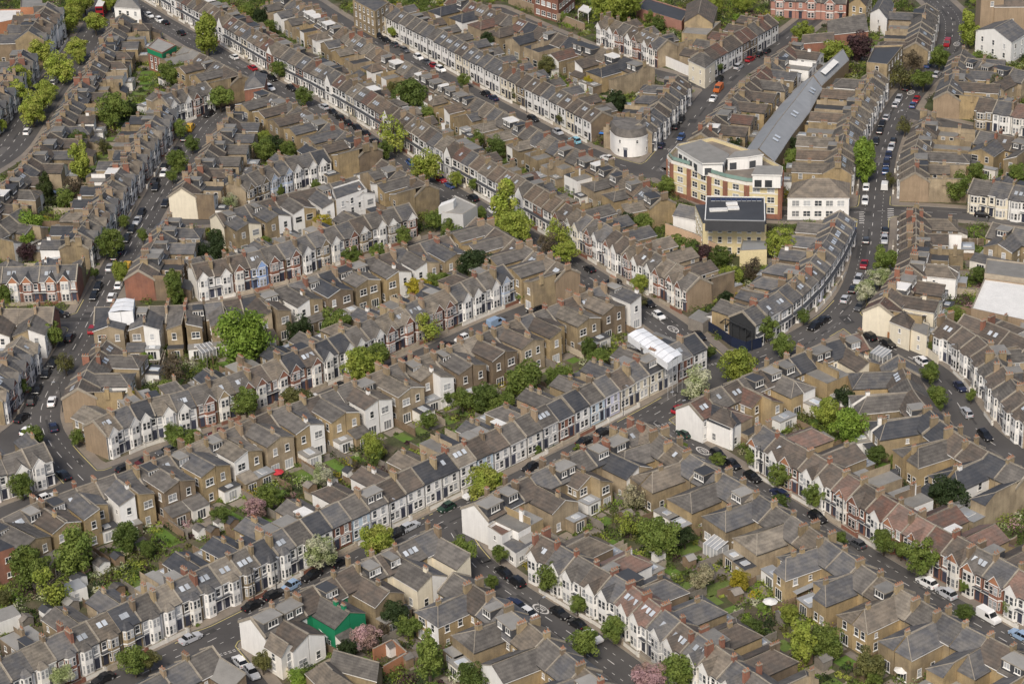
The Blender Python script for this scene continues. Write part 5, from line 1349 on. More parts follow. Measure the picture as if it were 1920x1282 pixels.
pl = [G(*q) for q in ((1075,30),(1120,22),(1135,48),(1100,56))]
b = MB(); b.poly([(p.x, p.y, .15) for p in pl], "asphalt"); tag(obj("path_playground", b.mesh("path_playground")), kind="structure")
P_ = [G(u, v, 4) for u, v in ((1084,18),(1103,25),(1112,15),(1094,9))]; c = sum(P_, Vector()) / 4; c.z = 0
root = thing("shelter", (c.x, c.y, 0)); tag(root, "white flat-roofed play shelter on posts in the school yard", "shelter")
m = MB(); m.prism([(p.x - c.x, p.y - c.y) for p in P_], 3.7, 4.0, "feltwhite"); obj("roof", m.mesh("roof"), root)
for p in P_:
    m = MB(); m.beam((p.x - c.x, p.y - c.y, 0.1), (p.x - c.x, p.y - c.y, 3.7), .12, "trim"); obj("post", m.mesh("post"), root)
block("flats_building", "square yellow block with black flat roof near the purple tree", "flats", [(1625,117),(1664,121),(1694,84),(1640,86)], 9.5, "yellowbrick", "feltdark", par=.5, wins=winauto([(1625,117),(1664,121),(1694,84),(1640,86)], 9.5, (1, 4, 7), 'sash', 3.2))
block("barn_building", "low brick range with brown roof beside the purple tree", "barn", [(1503,82),(1563,77),(1562,66),(1508,71)], 4.0, "redbrick", "tilebrown", 'gable', ridge=1.8)
block("barn_building", "grey-roofed barn behind the low brick range", "barn", [(1552,66),(1628,58),(1612,30),(1552,48)], 4.0, "redbrick", "tilegrey", 'gable', ridge=3.0)
block("yellow_block", "three-storey yellow corner block at the top of the second street", "flats", [(661,0),(703,22),(730,4),(690,-16)], 9.0, "yellowbrick", "slate", par=.5, wins=winauto([(661,0),(703,22),(730,4),(690,-16)], 9.0, (1, 4, 6.8), 'sash', 3.0))
block("hip_building", "white building with pale hipped roof beside the red bus", "building", [(214,13),(263,17),(256,-8),(224,-8)], 6.5, "white", "felt", 'hip', ridge=3.2, wins=winauto([(214,13),(263,17),(256,-8),(224,-8)], 6.5, (1, 3.8), 'sash', 2.8))
block("flat_building", "white flat-roofed building with orange-brick walls at the top left", "building", [(-8,44),(41,34),(39,17),(-2,18)], 6.0, "orangebrick", "feltwhite", par=.3)
block("flat_building", "pale flat-roofed block at the top left corner", "building", [(38,14),(80,14),(78,-10),(40,-10)], 8.0, "orangebrick", "felt", par=.4)
block("shop_building", "green-shuttered shop with flat grey roof", "shop", [(276,88),(304,99),(330,84),(296,70)], 7.5, "redbrick", "felt", par=.3, bands=((5.6, 7.0, "greenpaint", .08),), wins=winauto([(276,88),(304,99),(330,84),(296,70)], 7.5, (1, 3.3), 'sash', 2.2))
block("corner_house", "brown corner house with blank red-brick wall by the diagonal street", "house", [(458,168),(495,162),(500,140),(462,146)], 6.0, "redbrick", "slate", 'hip', ridge=2.6)
block("corner_house", "cream corner house with brown hipped roof at the fork", "house", [(1291,113),(1322,128),(1341,113),(1312,101)], 6.4, "cream", "tilegrey", 'hip', ridge=2.4, wins=winauto([(1291,113),(1322,128),(1341,113),(1312,101)], 6.4, (1.0, 4.0), 'small', 4.0))
longwall("boundary_wall", "long white wall with blue windows beside the cream corner house", [(1232,118),(1265,132),(1295,145)], 3.4, "white", .3)
block("rendered_block", "pale grey rendered block with raised slatted roof vent", "building", [(827,398),(868,402),(895,385),(852,366)], 7.5, "palegrey", "felt", par=.3)
P_ = [G(u, v, 9.3) for u, v in ((822,388),(850,378),(855,371),(828,380))]; c = sum(P_, Vector()) / 4; c.z = 0
m = MB(); m.prism([(p.x - c.x, p.y - c.y) for p in P_], 7.2, 9.3, "trim", "feltwhite"); tag(obj("roof_lantern", m.mesh("roof_lantern"), None, (c.x, c.y, 0)), "white slatted lantern on the pale grey rendered block", "lantern")
# lower left corner buildings
block("modern_house", "modern red-brick house with slate roof at the lower left edge", "house", [(-40,1048),(34,1022),(11,978),(-50,1000)], 7.0, "redbrick", "slatedark", par=0, wins=winauto([(-40,1048),(34,1022),(11,978),(-50,1000)], 7.0, (1.0, 4.2), 'dorm', 3.6))
block("garden_studio", "white garden studio with grey roof and yellow skylight", "studio", [(123,1113),(163,1099),(147,1083),(120,1094)], 2.8, "white", "metalroof", par=0, wins=winauto([(123,1113),(163,1099),(147,1083),(120,1094)], 2.8, (0.5,), 'sash', 2.2))
block("garage_shed", "pale garage shed with grey roof at the left edge gardens", "shed", [(-10,1170),(39,1151),(24,1133),(-15,1146)], 2.9, "white", "felt", par=0)
block("low_hall", "low hall with long grey-brown gabled roof beside the orange brick yard", "hall", [(618,1252),(705,1276),(716,1250),(640,1228)], 4.0, "yellowbrick", "tilegrey", 'gable', ridge=2.4)
block("low_hall", "hipped end of the low hall at the bottom edge", "hall", [(573,1262),(616,1305),(662,1282),(620,1240)], 4.2, "yellowbrick", "tiletan", 'hip', ridge=2.6)
longwall("boundary_wall", "orange brick yard wall beside the tall light-green tree", [(702,1240),(737,1222),(765,1247),(722,1272)], 2.8, "orangebrick", .3)
block("corner_wing", "white wing with terrace behind the white roof-terrace corner", "house", [(914,986),(941,1004),(975,985),(947,966)], 5.0, "white", "tilered", par=.6, wins=winauto([(914,986),(941,1004),(975,985),(947,966)], 5.0, (0.8, 3.0), 'small', 2.8))
block("corner_wing", "low grey-roofed white extension on the street behind the white corner", "house", [(941,1018),(967,1037),(1000,1017),(974,999)], 3.2, "white", "slate", par=0, wins=winauto([(941,1018),(967,1037),(1000,1017),(974,999)], 3.2, (.8,), 'dorm', 2.2))
block("corner_wing", "cream rear wing with brown roof at the bottom street corner", "house", [(497,1212),(527,1232),(555,1212),(524,1192)], 4.8, "offwhite", "tiletan", 'gable', ridge=1.8, wins=winauto([(497,1212),(527,1232),(555,1212),(524,1192)], 4.8, (1.0, 3.0), 'sash', 2.8))
block("corner_wing", "white flank wing with brown roof and turquoise gate on the right street", "house", [(1330,783),(1374,802),(1390,776),(1344,760)], 5.4, "white", "tilebrown", 'hip', ridge=1.9, wins=winauto([(1330,783),(1374,802),(1390,776),(1344,760)], 5.4, (2.9,), 'small', 4))
longwall("boundary_fence", "long tan timber fence beside the right-hand street", [(1376,826),(1410,845),(1432,858)], 1.9, "timber", .12, "timber", "fence")
longwall("boundary_wall", "cream garden wall behind the bottom street corner", [(512,1240),(535,1262),(548,1280)], 2.2, "cream", .25)
# conservatories and big glass extensions
def conservatory(label, px, roofm="glasspale"):
    p = G(*px); p.z = 0; root = thing("conservatory", (p.x, p.y, 0.1), rad(random.Random(px[0]).choice((-50, 35, 20)))); tag(root, label, "conservatory")
    m = MB(); m.box(-1.8, 1.8, -1.5, 1.5, 0, 2.3, "glasspale"); obj("wall", m.mesh("wall"), root)
    m = MB()
    for x in (-1.8, -.9, 0, .9, 1.8): m.beam((x, -1.52, 0), (x, -1.52, 2.3), .07, "trim"); m.beam((x, -1.55, 2.32), (x, 1.5, 3.1), .06, "trim")
    for y in (-1.5, 0, 1.5):
        for x in (-1.82, 1.82): m.beam((x, y, 0), (x, y, 2.3), .07, "trim")
    obj("glazing_frame", m.mesh("glazing_frame"), root)
    m = MB(); m.poly([(-1.9, -1.6, 2.3), (1.9, -1.6, 2.3), (1.9, 1.5, 3.08), (-1.9, 1.5, 3.08)], roofm); obj("roof", m.mesh("roof"), root)
for lab, px in (("grey-roofed conservatory under the big round tree", (388,672)), ("white glass conservatory beside the tree-filled middle gardens", (997,688)), ("white-framed glass lean-to below the green house", (622,1203)), ("white glass conservatory in the lower right gardens", (1342,1040)),
    ("cream-framed conservatory below the cream end house", (1153,622)), ("small white conservatory behind the maroon house", (1651,680)), ("glass extension with white beams left of the flowering pink tree", (367,938))):
    conservatory(lab, px)

block("school_hall", "brown gabled school hall beside the grey glazed roofs near the top", "hall", [(1283,42),(1336,44),(1345,14),(1288,8)], 5.0, "yellowbrick", "tilebrown", 'gable', ridge=3.0)
block("school_hall", "low grey-roofed yellow-brick school wing near the top", "hall", [(1278,62),(1325,66),(1352,40),(1290,44)], 3.6, "yellowbrick", "felt", par=.3)
block("school_hall", "long flat black-roofed school building at the top edge", "hall", [(1192,14),(1278,40),(1292,20),(1212,-4)], 3.8, "pinkbrick", "feltdark", par=.3)

block("end_house", "white end house with dark roof near the brick barns at the top edge", "house", [(1632,24),(1663,35),(1676,8),(1648,-2)], 6.0, "white", "slate", 'gable', ridge=2.4, gridge=0, wins=winauto([(1632,24),(1663,35),(1676,8),(1648,-2)], 6.0, (1.0, 3.6), 'small', 4.0))
block("end_house", "yellow-brick house with dark roof at the top edge beside the white end house", "house", [(1592,6),(1624,12),(1636,-12),(1606,-16)], 6.0, "goldbrick", "tilebrown", 'gable', ridge=2.4, wins=winauto([(1592,6),(1624,12),(1636,-12),(1606,-16)], 6.0, (1.0, 3.6), 'sash', 3.0))

# ---------------------------------------------------------------- trees
def leaf_cloud(seed, n, blobs, leaf, shape=(1, 1, 1), hollow=0.0, taper=0.0):
    r = np.random.default_rng(seed); mb = MB(); V = []; F = []
    C = []
    for k in range(blobs):
        d = r.normal(size=3); d /= np.linalg.norm(d)
        rad_ = r.uniform(.3, .86); z = d[2]
        p = d * rad_
        if taper: p[:2] *= (1 - taper * (p[2] + 1) / 2) / (1 - taper * .35)
        C.append((p, r.uniform(.17, .36) * (1 - .45 * taper * (p[2] + 1) / 2)))
    per = n // blobs
    for p, s in C:
        d = r.normal(size=(per, 3)); d /= np.linalg.norm(d, axis=1)[:, None]
        d[:, 2] = np.abs(d[:, 2]) * np.where(r.random(per) < .78, 1, -1)
        q = p + d * s * r.uniform(.75, 1.08, size=(per, 1))
        nn = d + r.normal(size=(per, 3)) * .55; nn /= np.linalg.norm(nn, axis=1)[:, None]
        a = np.cross(nn, r.normal(size=(per, 3))); a /= np.linalg.norm(a, axis=1)[:, None]
        b = np.cross(nn, a)
        sz = leaf * r.uniform(.6, 1.3, size=(per, 1))
        q = q * np.array(shape); 
        i0 = len(V)
        for k in range(per):
            c, aa, bb = q[k], a[k] * sz[k], b[k] * sz[k] * .7
            V.extend([c - aa, c - bb * .9, c + aa, c + bb]); F.append((i0 + 4*k, i0 + 4*k + 1, i0 + 4*k + 2, i0 + 4*k + 3))
    return V, F
CROWN = {'round': [leaf_cloud(s, 6400, 52, .056) for s in (1, 2, 3, 4, 5, 6)],
         'big': [leaf_cloud(9, 9000, 90, .048, (1, 1, .95))],
         'spread': [leaf_cloud(s, 6000, 46, .056, (1.12, 1.12, .78)) for s in (11, 12, 13)],
         'column': [leaf_cloud(s, 5200, 34, .058, (.62, .62, 1.25)) for s in (21, 22)],
         'conifer': [leaf_cloud(s, 5000, 40, .052, (.75, .75, 1.35), taper=.85) for s in (31, 32)],
         'thin': [leaf_cloud(s, 2200, 30, .055, (.95, .95, 1.1)) for s in (41, 42, 43)],
         'bush': [leaf_cloud(s, 900, 12, .13, (1, 1, .75)) for s in (51, 52, 53)]}
CM = {}
def crown_mesh(shape, k, leaf):
    key = (shape, k % len(CROWN[shape]), leaf)
    if key not in CM:
        V, F = CROWN[shape][key[1]]
        me = bpy.data.meshes.new("crown"); me.from_pydata([tuple(v) for v in V], [], F); me.materials.append(MATS["leaf_" + leaf]); me.update(); CM[key] = me
    return CM[key]
TM = {}
def trunk_mesh(shape, k):
    key = (shape, k % 3)
    if key not in TM:
        r = random.Random(key[1] + len(shape)); m = MB()
        top = -.15 if shape not in ('conifer', 'thin') else .5
        m.beam((0, 0, -1.9), (0, 0, -.75), .075, "bark", 6, .06)
        m.beam((0, 0, -.75), (.02, 0, top), .06, "bark", 6, .03)
        nb = 6 if shape != 'thin' else 16
        for j in range(nb):
            a = 2 * PI * j / nb + r.random(); z = r.uniform(-.75, top); e = r.uniform(.4, .75)
            q = (e * math.cos(a), e * math.sin(a), z + r.uniform(.35, .75))
            m.beam((0, 0, z), q, .032, "bark", 5, .012)
            if shape == 'thin':
                for _ in range(4):
                    m.beam(q, (q[0] + r.uniform(-.3, .3), q[1] + r.uniform(-.3, .3), q[2] + r.uniform(.05, .35)), .014, "bark", 4, .006)
        TM[key] = m.mesh("trunk")
    return TM[key]
LW = {'lime': 'lime-yellow', 'yg': 'yellow-green', 'green': 'green', 'bright': 'bright green', 'mid': 'mid-green', 'dark': 'dark green', 'conifer': 'dark conifer', 'olive': 'olive-green', 'bare': 'bare brownish', 'cream': 'cream-flowering', 'whiteb': 'white-flowering', 'pink': 'pink-blossom', 'yellow': 'golden yellow', 'purple': 'purple-leaved'}
TREES = [
 # u, v, radius px, leaf, shape
 (125,38,17,'lime'),(142,17,16,'lime'),(158,6,15,'lime'),(178,42,16,'lime'),(206,5,11,'lime'),(77,93,19,'lime'),(145,90,16,'lime'),(148,107,9,'lime'),(112,128,20,'lime'),(35,148,18,'lime'),(29,171,19,'lime'),(85,168,16,'yg'),(77,188,18,'lime'),(60,208,20,'lime'),(2,235,8,'lime'),
 (212,207,26,'green'),(242,206,14,'dark'),(190,227,12,'green'),(147,267,16,'mid'),(150,304,28,'yg','column'),(192,275,12,'olive','thin'),(322,138,20,'green'),(260,82,11,'mid'),(337,242,13,'green'),(360,270,12,'mid'),(332,303,17,'green'),(322,330,9,'green'),(412,182,21,'green'),(85,357,24,'conifer','conifer'),(137,355,18,'bare','thin'),(122,372,15,'green'),(385,62,33,'yg','column'),
 (52,423,26,'bright'),(50,453,13,'bright'),(207,456,22,'green'),(267,441,10,'green'),(225,510,14,'yg'),(327,536,27,'green','column'),(335,562,14,'mid','bush'),(97,627,19,'green'),(50,473,14,'purple'),(372,470,16,'dark'),(405,471,18,'dark'),(405,446,13,'dark'),(232,415,9,'green'),(5,552,14,'green'),(430,380,13,'whiteb'),(177,511,8,'mid'),
 (459,632,49,'bright','big'),
 (122,680,17,'olive','thin'),(272,677,12,'bright'),(327,692,23,'bare'),(310,730,19,'green'),(40,727,13,'mid'),(62,816,17,'green'),(145,820,12,'green'),(40,911,19,'green'),(352,823,24,'green','spread'),(322,812,14,'green'),(460,753,22,'green'),(250,748,13,'yellow'),
 (550,751,25,'olive','spread'),(677,690,28,'yg'),(710,666,20,'green'),(700,836,19,'yg'),(605,893,19,'whiteb'),(672,880,12,'bare'),(502,931,18,'green'),(802,788,14,'green'),(867,748,20,'green'),(912,746,25,'mid'),(942,760,20,'green'),(910,911,27,'lime'),(705,853,12,'mid'),(837,746,10,'mid'),
 (980,716,32,'green'),(1050,706,20,'green'),(1122,671,19,'green'),(1105,651,15,'mid'),(1330,660,11,'mid'),(1385,688,25,'yg'),(1307,721,25,'whiteb'),(1007,845,12,'mid','bush'),(1082,840,7,'green','bush'),(1232,913,20,'cream','thin'),(1347,861,12,'green','spread'),(1412,856,14,'green'),(1282,838,7,'green'),(1190,932,22,'cream','thin'),
 (1745,698,16,'green'),(1755,746,18,'green'),(1592,801,29,'bright'),(1550,773,20,'yg'),(1582,746,18,'dark'),(1612,723,13,'green'),(1467,648,17,'green'),(1527,928,18,'green'),(1775,923,31,'dark','spread'),(1462,891,18,'green'),(1645,851,16,'mid'),(1747,648,6,'green'),(1821,741,9,'green'),(1680,863,10,'green'),(1462,943,14,'mid'),(1917,813,8,'green'),
 (140,1036,36,'green'),(55,1062,32,'green'),(95,1101,27,'yg','thin'),(238,1006,24,'mid'),(276,1029,13,'mid'),(251,1237,25,'green'),(279,1235,17,'olive'),(118,1264,20,'whiteb'),(5,1122,13,'olive'),(478,955,17,'pink'),(415,965,16,'mid'),
 (600,1034,27,'whiteb'),(708,1016,25,'lime'),(862,1031,25,'green'),(937,1038,13,'green'),(922,1091,11,'green'),(739,1154,21,'dark'),(686,1197,22,'pink'),(804,1231,40,'green','conifer'),(764,1174,20,'green'),(558,1272,17,'bright'),(492,1240,17,'olive'),(882,1267,25,'mid'),(651,1217,17,'dark'),(827,1101,10,'mid'),(720,1180,12,'bare'),
 (1034,1083,23,'green'),(1083,1134,14,'green'),(1151,1179,21,'green'),(1096,1207,24,'green'),(1236,1006,32,'green'),(1284,1004,18,'dark'),(1183,981,19,'yg','thin'),(1317,1083,19,'cream'),(1387,1087,17,'yellow'),(1271,1260,28,'green'),(1216,1272,27,'pink'),(1410,1184,21,'mid'),
 (1658,1013,21,'green'),(1729,1044,28,'green'),(1690,1030,14,'green'),(1809,1099,10,'green'),(1897,1133,15,'green'),(1573,1011,14,'green','spread'),(1807,1147,15,'mid','spread'),(1503,1205,37,'yg','column'),(1548,1202,29,'green'),(1631,1247,27,'olive'),(1641,1267,16,'green'),(1480,1150,14,'yg'),
 (605,422,16,'yellow'),(782,538,19,'yellow'),(660,481,15,'green'),(710,473,14,'green'),(757,443,13,'green'),(815,413,16,'green'),(842,431,16,'green'),(862,451,19,'mid'),(872,398,16,'green'),(902,401,11,'green'),(890,501,27,'dark'),(822,528,19,'green'),(527,361,10,'green','conifer'),(592,348,9,'green'),(630,608,25,'green'),(560,616,19,'dark'),(802,613,19,'lime','thin'),(497,456,10,'green'),(945,385,38,'lime','column'),(967,428,24,'yg'),(1047,436,20,'lime','thin'),(1027,458,16,'bare','thin'),(1062,471,18,'lime'),
 (737,251,24,'lime','thin'),(797,313,22,'lime'),(720,283,14,'green'),(570,181,14,'green'),(522,131,13,'green'),(740,171,14,'olive'),(770,181,26,'mid'),(850,213,10,'dark','conifer'),(870,151,10,'green'),(892,266,15,'green'),(930,276,17,'mid'),(800,216,14,'green'),(855,336,10,'yg'),(887,346,8,'green'),(915,76,12,'dark'),(495,281,20,'green'),(517,273,16,'dark'),(540,281,13,'green'),(497,261,12,'yg'),(640,150,10,'mid'),(690,140,10,'mid'),
 (1025,123,15,'olive'),(1105,153,9,'yellow'),(1157,191,18,'dark'),(1272,197,8,'olive'),(1237,248,7,'olive'),(1347,127,8,'mid'),(1250,348,14,'green'),(1052,221,8,'olive'),(1160,83,7,'mid'),(967,176,8,'olive'),(1372,276,15,'dark'),(1405,228,12,'mid'),(1427,208,12,'mid'),
 (1565,98,20,'yg'),(1610,88,22,'purple'),(1762,108,18,'green'),(1690,141,21,'olive','thin'),(1710,116,18,'bare','thin'),(1732,148,18,'green'),(1622,297,34,'bright','column'),(1670,336,10,'olive','thin'),(1697,236,14,'olive','thin'),(1865,166,18,'olive','thin'),(1797,351,21,'green'),(1830,323,14,'green'),(1487,298,14,'green'),(1495,271,12,'dark'),(1445,193,10,'yg'),(1835,223,8,'dark'),(1905,323,14,'green'),(1505,62,15,'yg'),(1816,56,27,'yg','column'),
 (1465,456,21,'yg'),(1660,486,21,'green'),(1650,521,19,'whiteb'),(1625,546,17,'whiteb'),(1875,381,14,'green'),(1507,593,10,'mid'),(1437,616,18,'green'),(1790,591,14,'green'),(1835,516,13,'mid'),
 (1272,463,18,'green'),(1297,471,18,'mid'),(1320,476,15,'purple'),(1350,481,16,'mid'),(1207,421,18,'green'),(1175,416,14,'dark'),(1200,531,12,'yg'),(1197,561,14,'olive','thin'),(1370,521,16,'yg'),(1362,561,12,'dark'),(1410,506,17,'bare','thin'),(985,558,16,'green','bush'),
 (1140,14,26,'yg'),(1168,8,26,'yg'),(1058,32,8,'green'),(1217,31,8,'green'),(1235,43,11,'mid'),(1381,36,11,'bright','bush'),(710,36,10,'mid'),(736,60,7,'yg'),(466,20,11,'green'),(488,30,13,'dark'),(506,51,11,'green'),(1340,8,14,'yg'),(1390,6,14,'yg'),(1310,30,9,'mid'),
]
info = []
rt = random.Random(3)
for t in TREES:
    u, v, rp, leaf = t[:4]; shape = t[4] if len(t) > 4 else None
    if shape is None: shape = 'thin' if leaf == 'bare' else rt.choice(('round', 'round', 'round', 'spread' if rp > 15 else 'round'))
    if leaf in ('lime', 'yg') and shape != 'column': rp *= 1.12
    p = G(u, v, 4.0); R_ = rp / pxm(p); zc = max(1.9, 1.18 * R_ + .9) if shape != 'bush' else R_ * .6
    if shape in ('column', 'conifer'): zc = R_ * 1.25 + .8
    p = G(u, v, zc); R_ = rp / pxm(p) * (1.32 if shape in ('round', 'thin') else 1.24)
    base = Vector((p.x, p.y, 0.1))
    info.append([u, v, R_, leaf, shape, base, zc])
# a place for each tree: the nearest terrace or street
def place_of(p):
    e, k, d, s, c = nearest_street(p)
    best = None
    for rid, R_ in ROWS.items():
        if not R_['houses']: continue
        for h in R_['houses'][::2]:
            dd = (h['c'] - p).length
            if best is None or dd < best[0]: best = (dd, rid, h)
    h = best[2]; side = h['ya'].dot(p - h['c'])
    return ("behind" if side > 0 else "in front of"), best[1]
groups = {}
for it in info:
    wh, rid = place_of(it[5]); it += [wh, rid]
    groups.setdefault((it[3], it[4] in ('thin',), wh, rid), []).append(it)
for (leaf, thin, wh, rid), its in groups.items():
    its.sort(key=lambda q: q[0])
    for n, (u, v, R_, lf, shape, base, zc, _, _) in enumerate(its):
        adj = LW[leaf] + {'column': ' upright', 'conifer': '', 'thin': ' sparse', 'bush': ' bushy', 'spread': ' spreading', 'round': ' round', 'big': ' round'}[shape]
        if leaf == 'conifer' and shape == 'conifer': adj = 'dark conifer'
        if shape == 'big': adj = 'huge bright green round'
        lab = f"{adj} tree {wh} the {ROWS[rid]['desc']}"
        if len(its) > 1: lab = f"{adj} tree {wh} {ROWS[rid]['desc']}, {ordinal(n + 1)} leftmost"
        if len(lab.replace('-', ' ').split()) > 16: lab = lab.replace(' in front of ', ' by ').replace(' the ', ' ', 1)
        k = int(u * 7 + v)
        root = thing("tree", base); tag(root, lab, "tree", f"{LW[leaf]} trees")
        c = obj("crown", crown_mesh(shape, k, lf), root, (0, 0, zc)); c.scale = (R_, R_, R_); c.rotation_euler = (0, 0, k * 1.7)
        if shape != 'bush':
            q = obj("trunk", trunk_mesh(shape, k), root, (0, 0, zc)); zs = zc / 1.9; q.scale = (R_, R_, zs); q.rotation_euler = (0, 0, k * .9)

# garden shrubs and undergrowth: nobody could count it
rs = np.random.default_rng(8); SH = {}
def clump(x, y, rr, leaf, n):
    V, F = SH.setdefault(leaf, ([], []))
    d = rs.normal(size=(n, 3)); d /= np.linalg.norm(d, axis=1)[:, None]; d[:, 2] = np.abs(d[:, 2])
    lump = 1 + .35 * np.sin(d[:, :1] * 5 + x) * np.cos(d[:, 1:2] * 4 + y)
    q = np.array([x, y, .12]) + d * rr * np.array([1, 1, .8]) * rs.uniform(.65, 1.1, size=(n, 1)) * lump
    nn = d + rs.normal(size=(n, 3)) * .6; nn /= np.linalg.norm(nn, axis=1)[:, None]
    a = np.cross(nn, rs.normal(size=(n, 3))); a /= np.linalg.norm(a, axis=1)[:, None]; b = np.cross(nn, a)
    sz = rs.uniform(.12, .26, size=(n, 1))
    i0 = len(V)
    for k in range(n):
        c, aa, bb = q[k], a[k] * sz[k], b[k] * sz[k] * .75
        V.extend([c - aa, c - bb, c + aa, c + bb]); F.append((i0 + 4*k, i0 + 4*k + 1, i0 + 4*k + 2, i0 + 4*k + 3))
free = [(j, i) for j in range(NY) for i in range(NX) if OCC[j, i] != 1 and DIST[j, i] > 3.0]
rs.shuffle(free)
PAL = ['mid', 'green', 'dark', 'green', 'green', 'olive', 'mid', 'yg', 'dark', 'bright', 'mid', 'green', 'purple', 'olive', 'yg', 'whiteb']
NCL = 0
for j, i in free:
    x, y = gx[i] + rs.uniform(-.7, .7), gy[j] + rs.uniform(-.7, .7)
    u, v = proj((x, y, 1))
    if not (-40 < u < 1960 and -30 < v < 1330): continue
    inplot = OCC[j, i] == 2
    dens = .5 + .5 * math.sin(x * .11 + 1.3) * math.cos(y * .09)
    if DIST[j, i] < 5 and rs.random() < .6: continue
    if rs.random() > (0.30 if inplot else 0.62) * (.5 + dens): continue
    rr = rs.uniform(.5, 1.4) if inplot else rs.uniform(.6, 2.3)
    clump(x, y, rr, PAL[int(rs.integers(len(PAL)))] if rs.random() < .92 else rs.choice(['pink', 'cream', 'yellow', 'lime']), int(40 + 50 * rr)); NCL += 1
for h in ALLH:                                                  # front-garden hedges
    if h['fv'] and rs.random() < .35:
        p = h['o'] - h['ya'] * 0.9 + h['xa'] * (h['w'] * rs.uniform(.3, .9))
        if dist_at(p.x, p.y) > 1.4: clump(p.x, p.y, rs.uniform(.4, .75), PAL[int(rs.integers(6))], 50); NCL += 1
for leaf, (V, F) in SH.items():
    me = bpy.data.meshes.new("undergrowth"); me.from_pydata([tuple(q) for q in V], [], F); me.materials.append(MATS["leaf_" + leaf]); me.update()
    tag(obj("undergrowth", me), f"{LW[leaf]} shrubs and undergrowth filling the gardens", "shrubs", kind="stuff")
print("clumps", NCL)

# ---------------------------------------------------------------- cars
CARM = {}
def loft(mb, secs, mt):
    """secs: (x, halfwidth bottom, halfwidth top, z bottom, z top)"""
    for a, b in zip(secs, secs[1:]):
        A = [(a[0], -a[1], a[3]), (a[0], -a[2], a[4]), (a[0], a[2], a[4]), (a[0], a[1], a[3])]
        B = [(b[0], -b[1], b[3]), (b[0], -b[2], b[4]), (b[0], b[2], b[4]), (b[0], b[1], b[3])]
        for k in range(3): mb.poly([A[k], A[k + 1], B[k + 1], B[k]], mt)
    for s in (secs[0], secs[-1]):
        mb.poly([(s[0], -s[1], s[3]), (s[0], -s[2], s[4]), (s[0], s[2], s[4]), (s[0], s[1], s[3])], mt)
def car_meshes(kind, colr):
    if (kind, colr) in CARM: return CARM[(kind, colr)]
    pm = "paint_" + colr; B = MB(); Gm = MB()
    if kind == 'van':
        loft(B, [(-2.35, .86, .80, .35, .75), (-2.3, .92, .86, .3, 1.0), (-1.35, .94, .88, .3, 1.12), (-.75, .94, .82, .3, 1.85), (-.4, .94, .82, .3, 1.98), (2.25, .94, .84, .3, 1.98), (2.35, .92, .82, .35, 1.9)], pm)
        Gm.poly([(-1.34, -.80, 1.16), (-.80, -.74, 1.84), (-.80, .74, 1.84), (-1.34, .80, 1.16)], "carglass")
        for s in (-1, 1): Gm.poly([(-1.15, s * .935, 1.1), (-.7, s * .86, 1.72), (.1, s * .86, 1.72), (.1, s * .935, 1.1)], "carglass")
        wb = 1.5; wr = .34
    else:
        L, ht, cab0, cab1 = {'hatch': (2.0, 1.47, -.95, 1.75), 'suv': (2.25, 1.66, -1.0, 2.05), 'estate': (2.3, 1.46, -.95, 2.05), 'saloon': (2.25, 1.43, -.85, 1.45)}[kind]
        bl = .92 if kind != 'suv' else 1.02
        loft(B, [(-L, .66, .60, .36, .62), (-L + .12, .80, .74, .25, .76), (-L + .9, .88, .82, .22, bl - .04), (cab0, .89, .83, .22, bl), (cab1 - .15, .89, .83, .22, bl + .05), (L - .12, .82, .76, .26, bl), (L, .70, .66, .36, .72)], pm)
        loft(Gm, [(cab0, .82, .78, bl - .03, bl), (cab0 + .72, .81, .62, bl - .03, ht - .04), (cab1 - .5, .81, .62, bl - .03, ht - .04), (cab1, .79, .70, bl - .03, bl + .08)], "carglass")
        B.poly([(cab0 + .68, -.60, ht - .03), (cab0 + .68, .60, ht - .03), (cab0 + .95, .63, ht), (cab1 - .7, .63, ht), (cab1 - .44, .60, ht - .03), (cab1 - .44, -.60, ht - .03), (cab1 - .7, -.63, ht), (cab0 + .95, -.63, ht)], pm)
        for s in (-1, 1):
            for x in (cab0 + .74, (cab0 + cab1) / 2 + .12, cab1 - .52): B.beam((x - .03, s * .825, bl - .02), (x, s * .64, ht - .02), .035, pm)
        wb = L * .62; wr = .32 if kind != 'suv' else .37
        for s in (-1, 1): B.box(-L - .01, -L + .1, s * .62 - .13, s * .62 + .13, .60, .70, "feltwhite"); B.box(L - .1, L + .01, s * .62 - .1, s * .62 + .1, .66, .80, "redplastic")
    Wm = MB()
    for k in range(12):
        a0, a1 = 2 * PI * k / 12, 2 * PI * (k + 1) / 12
        P = lambda a, y: (wr * math.cos(a), y, wr * math.sin(a))
        Wm.poly([P(a0, -.1), P(a1, -.1), P(a1, .1), P(a0, .1)], "tyre")
        for y in (-.1, .1):
            Wm.poly([(0, y * 1.05, 0), tuple(c * .6 if i != 1 else y * 1.05 for i, c in enumerate(P(a0, y))), tuple(c * .6 if i != 1 else y * 1.05 for i, c in enumerate(P(a1, y)))], "galvanised")
            Wm.poly([tuple(c * .6 if i != 1 else y for i, c in enumerate(P(a0, y))), tuple(c * .6 if i != 1 else y for i, c in enumerate(P(a1, y))), P(a1, y), P(a0, y)], "tyre")
    CARM[(kind, colr)] = (B.mesh("body"), Gm.mesh("glass"), CARM.get('w' + str(wr)) or Wm.mesh("wheel"), wb, wr)
    return CARM[(kind, colr)]
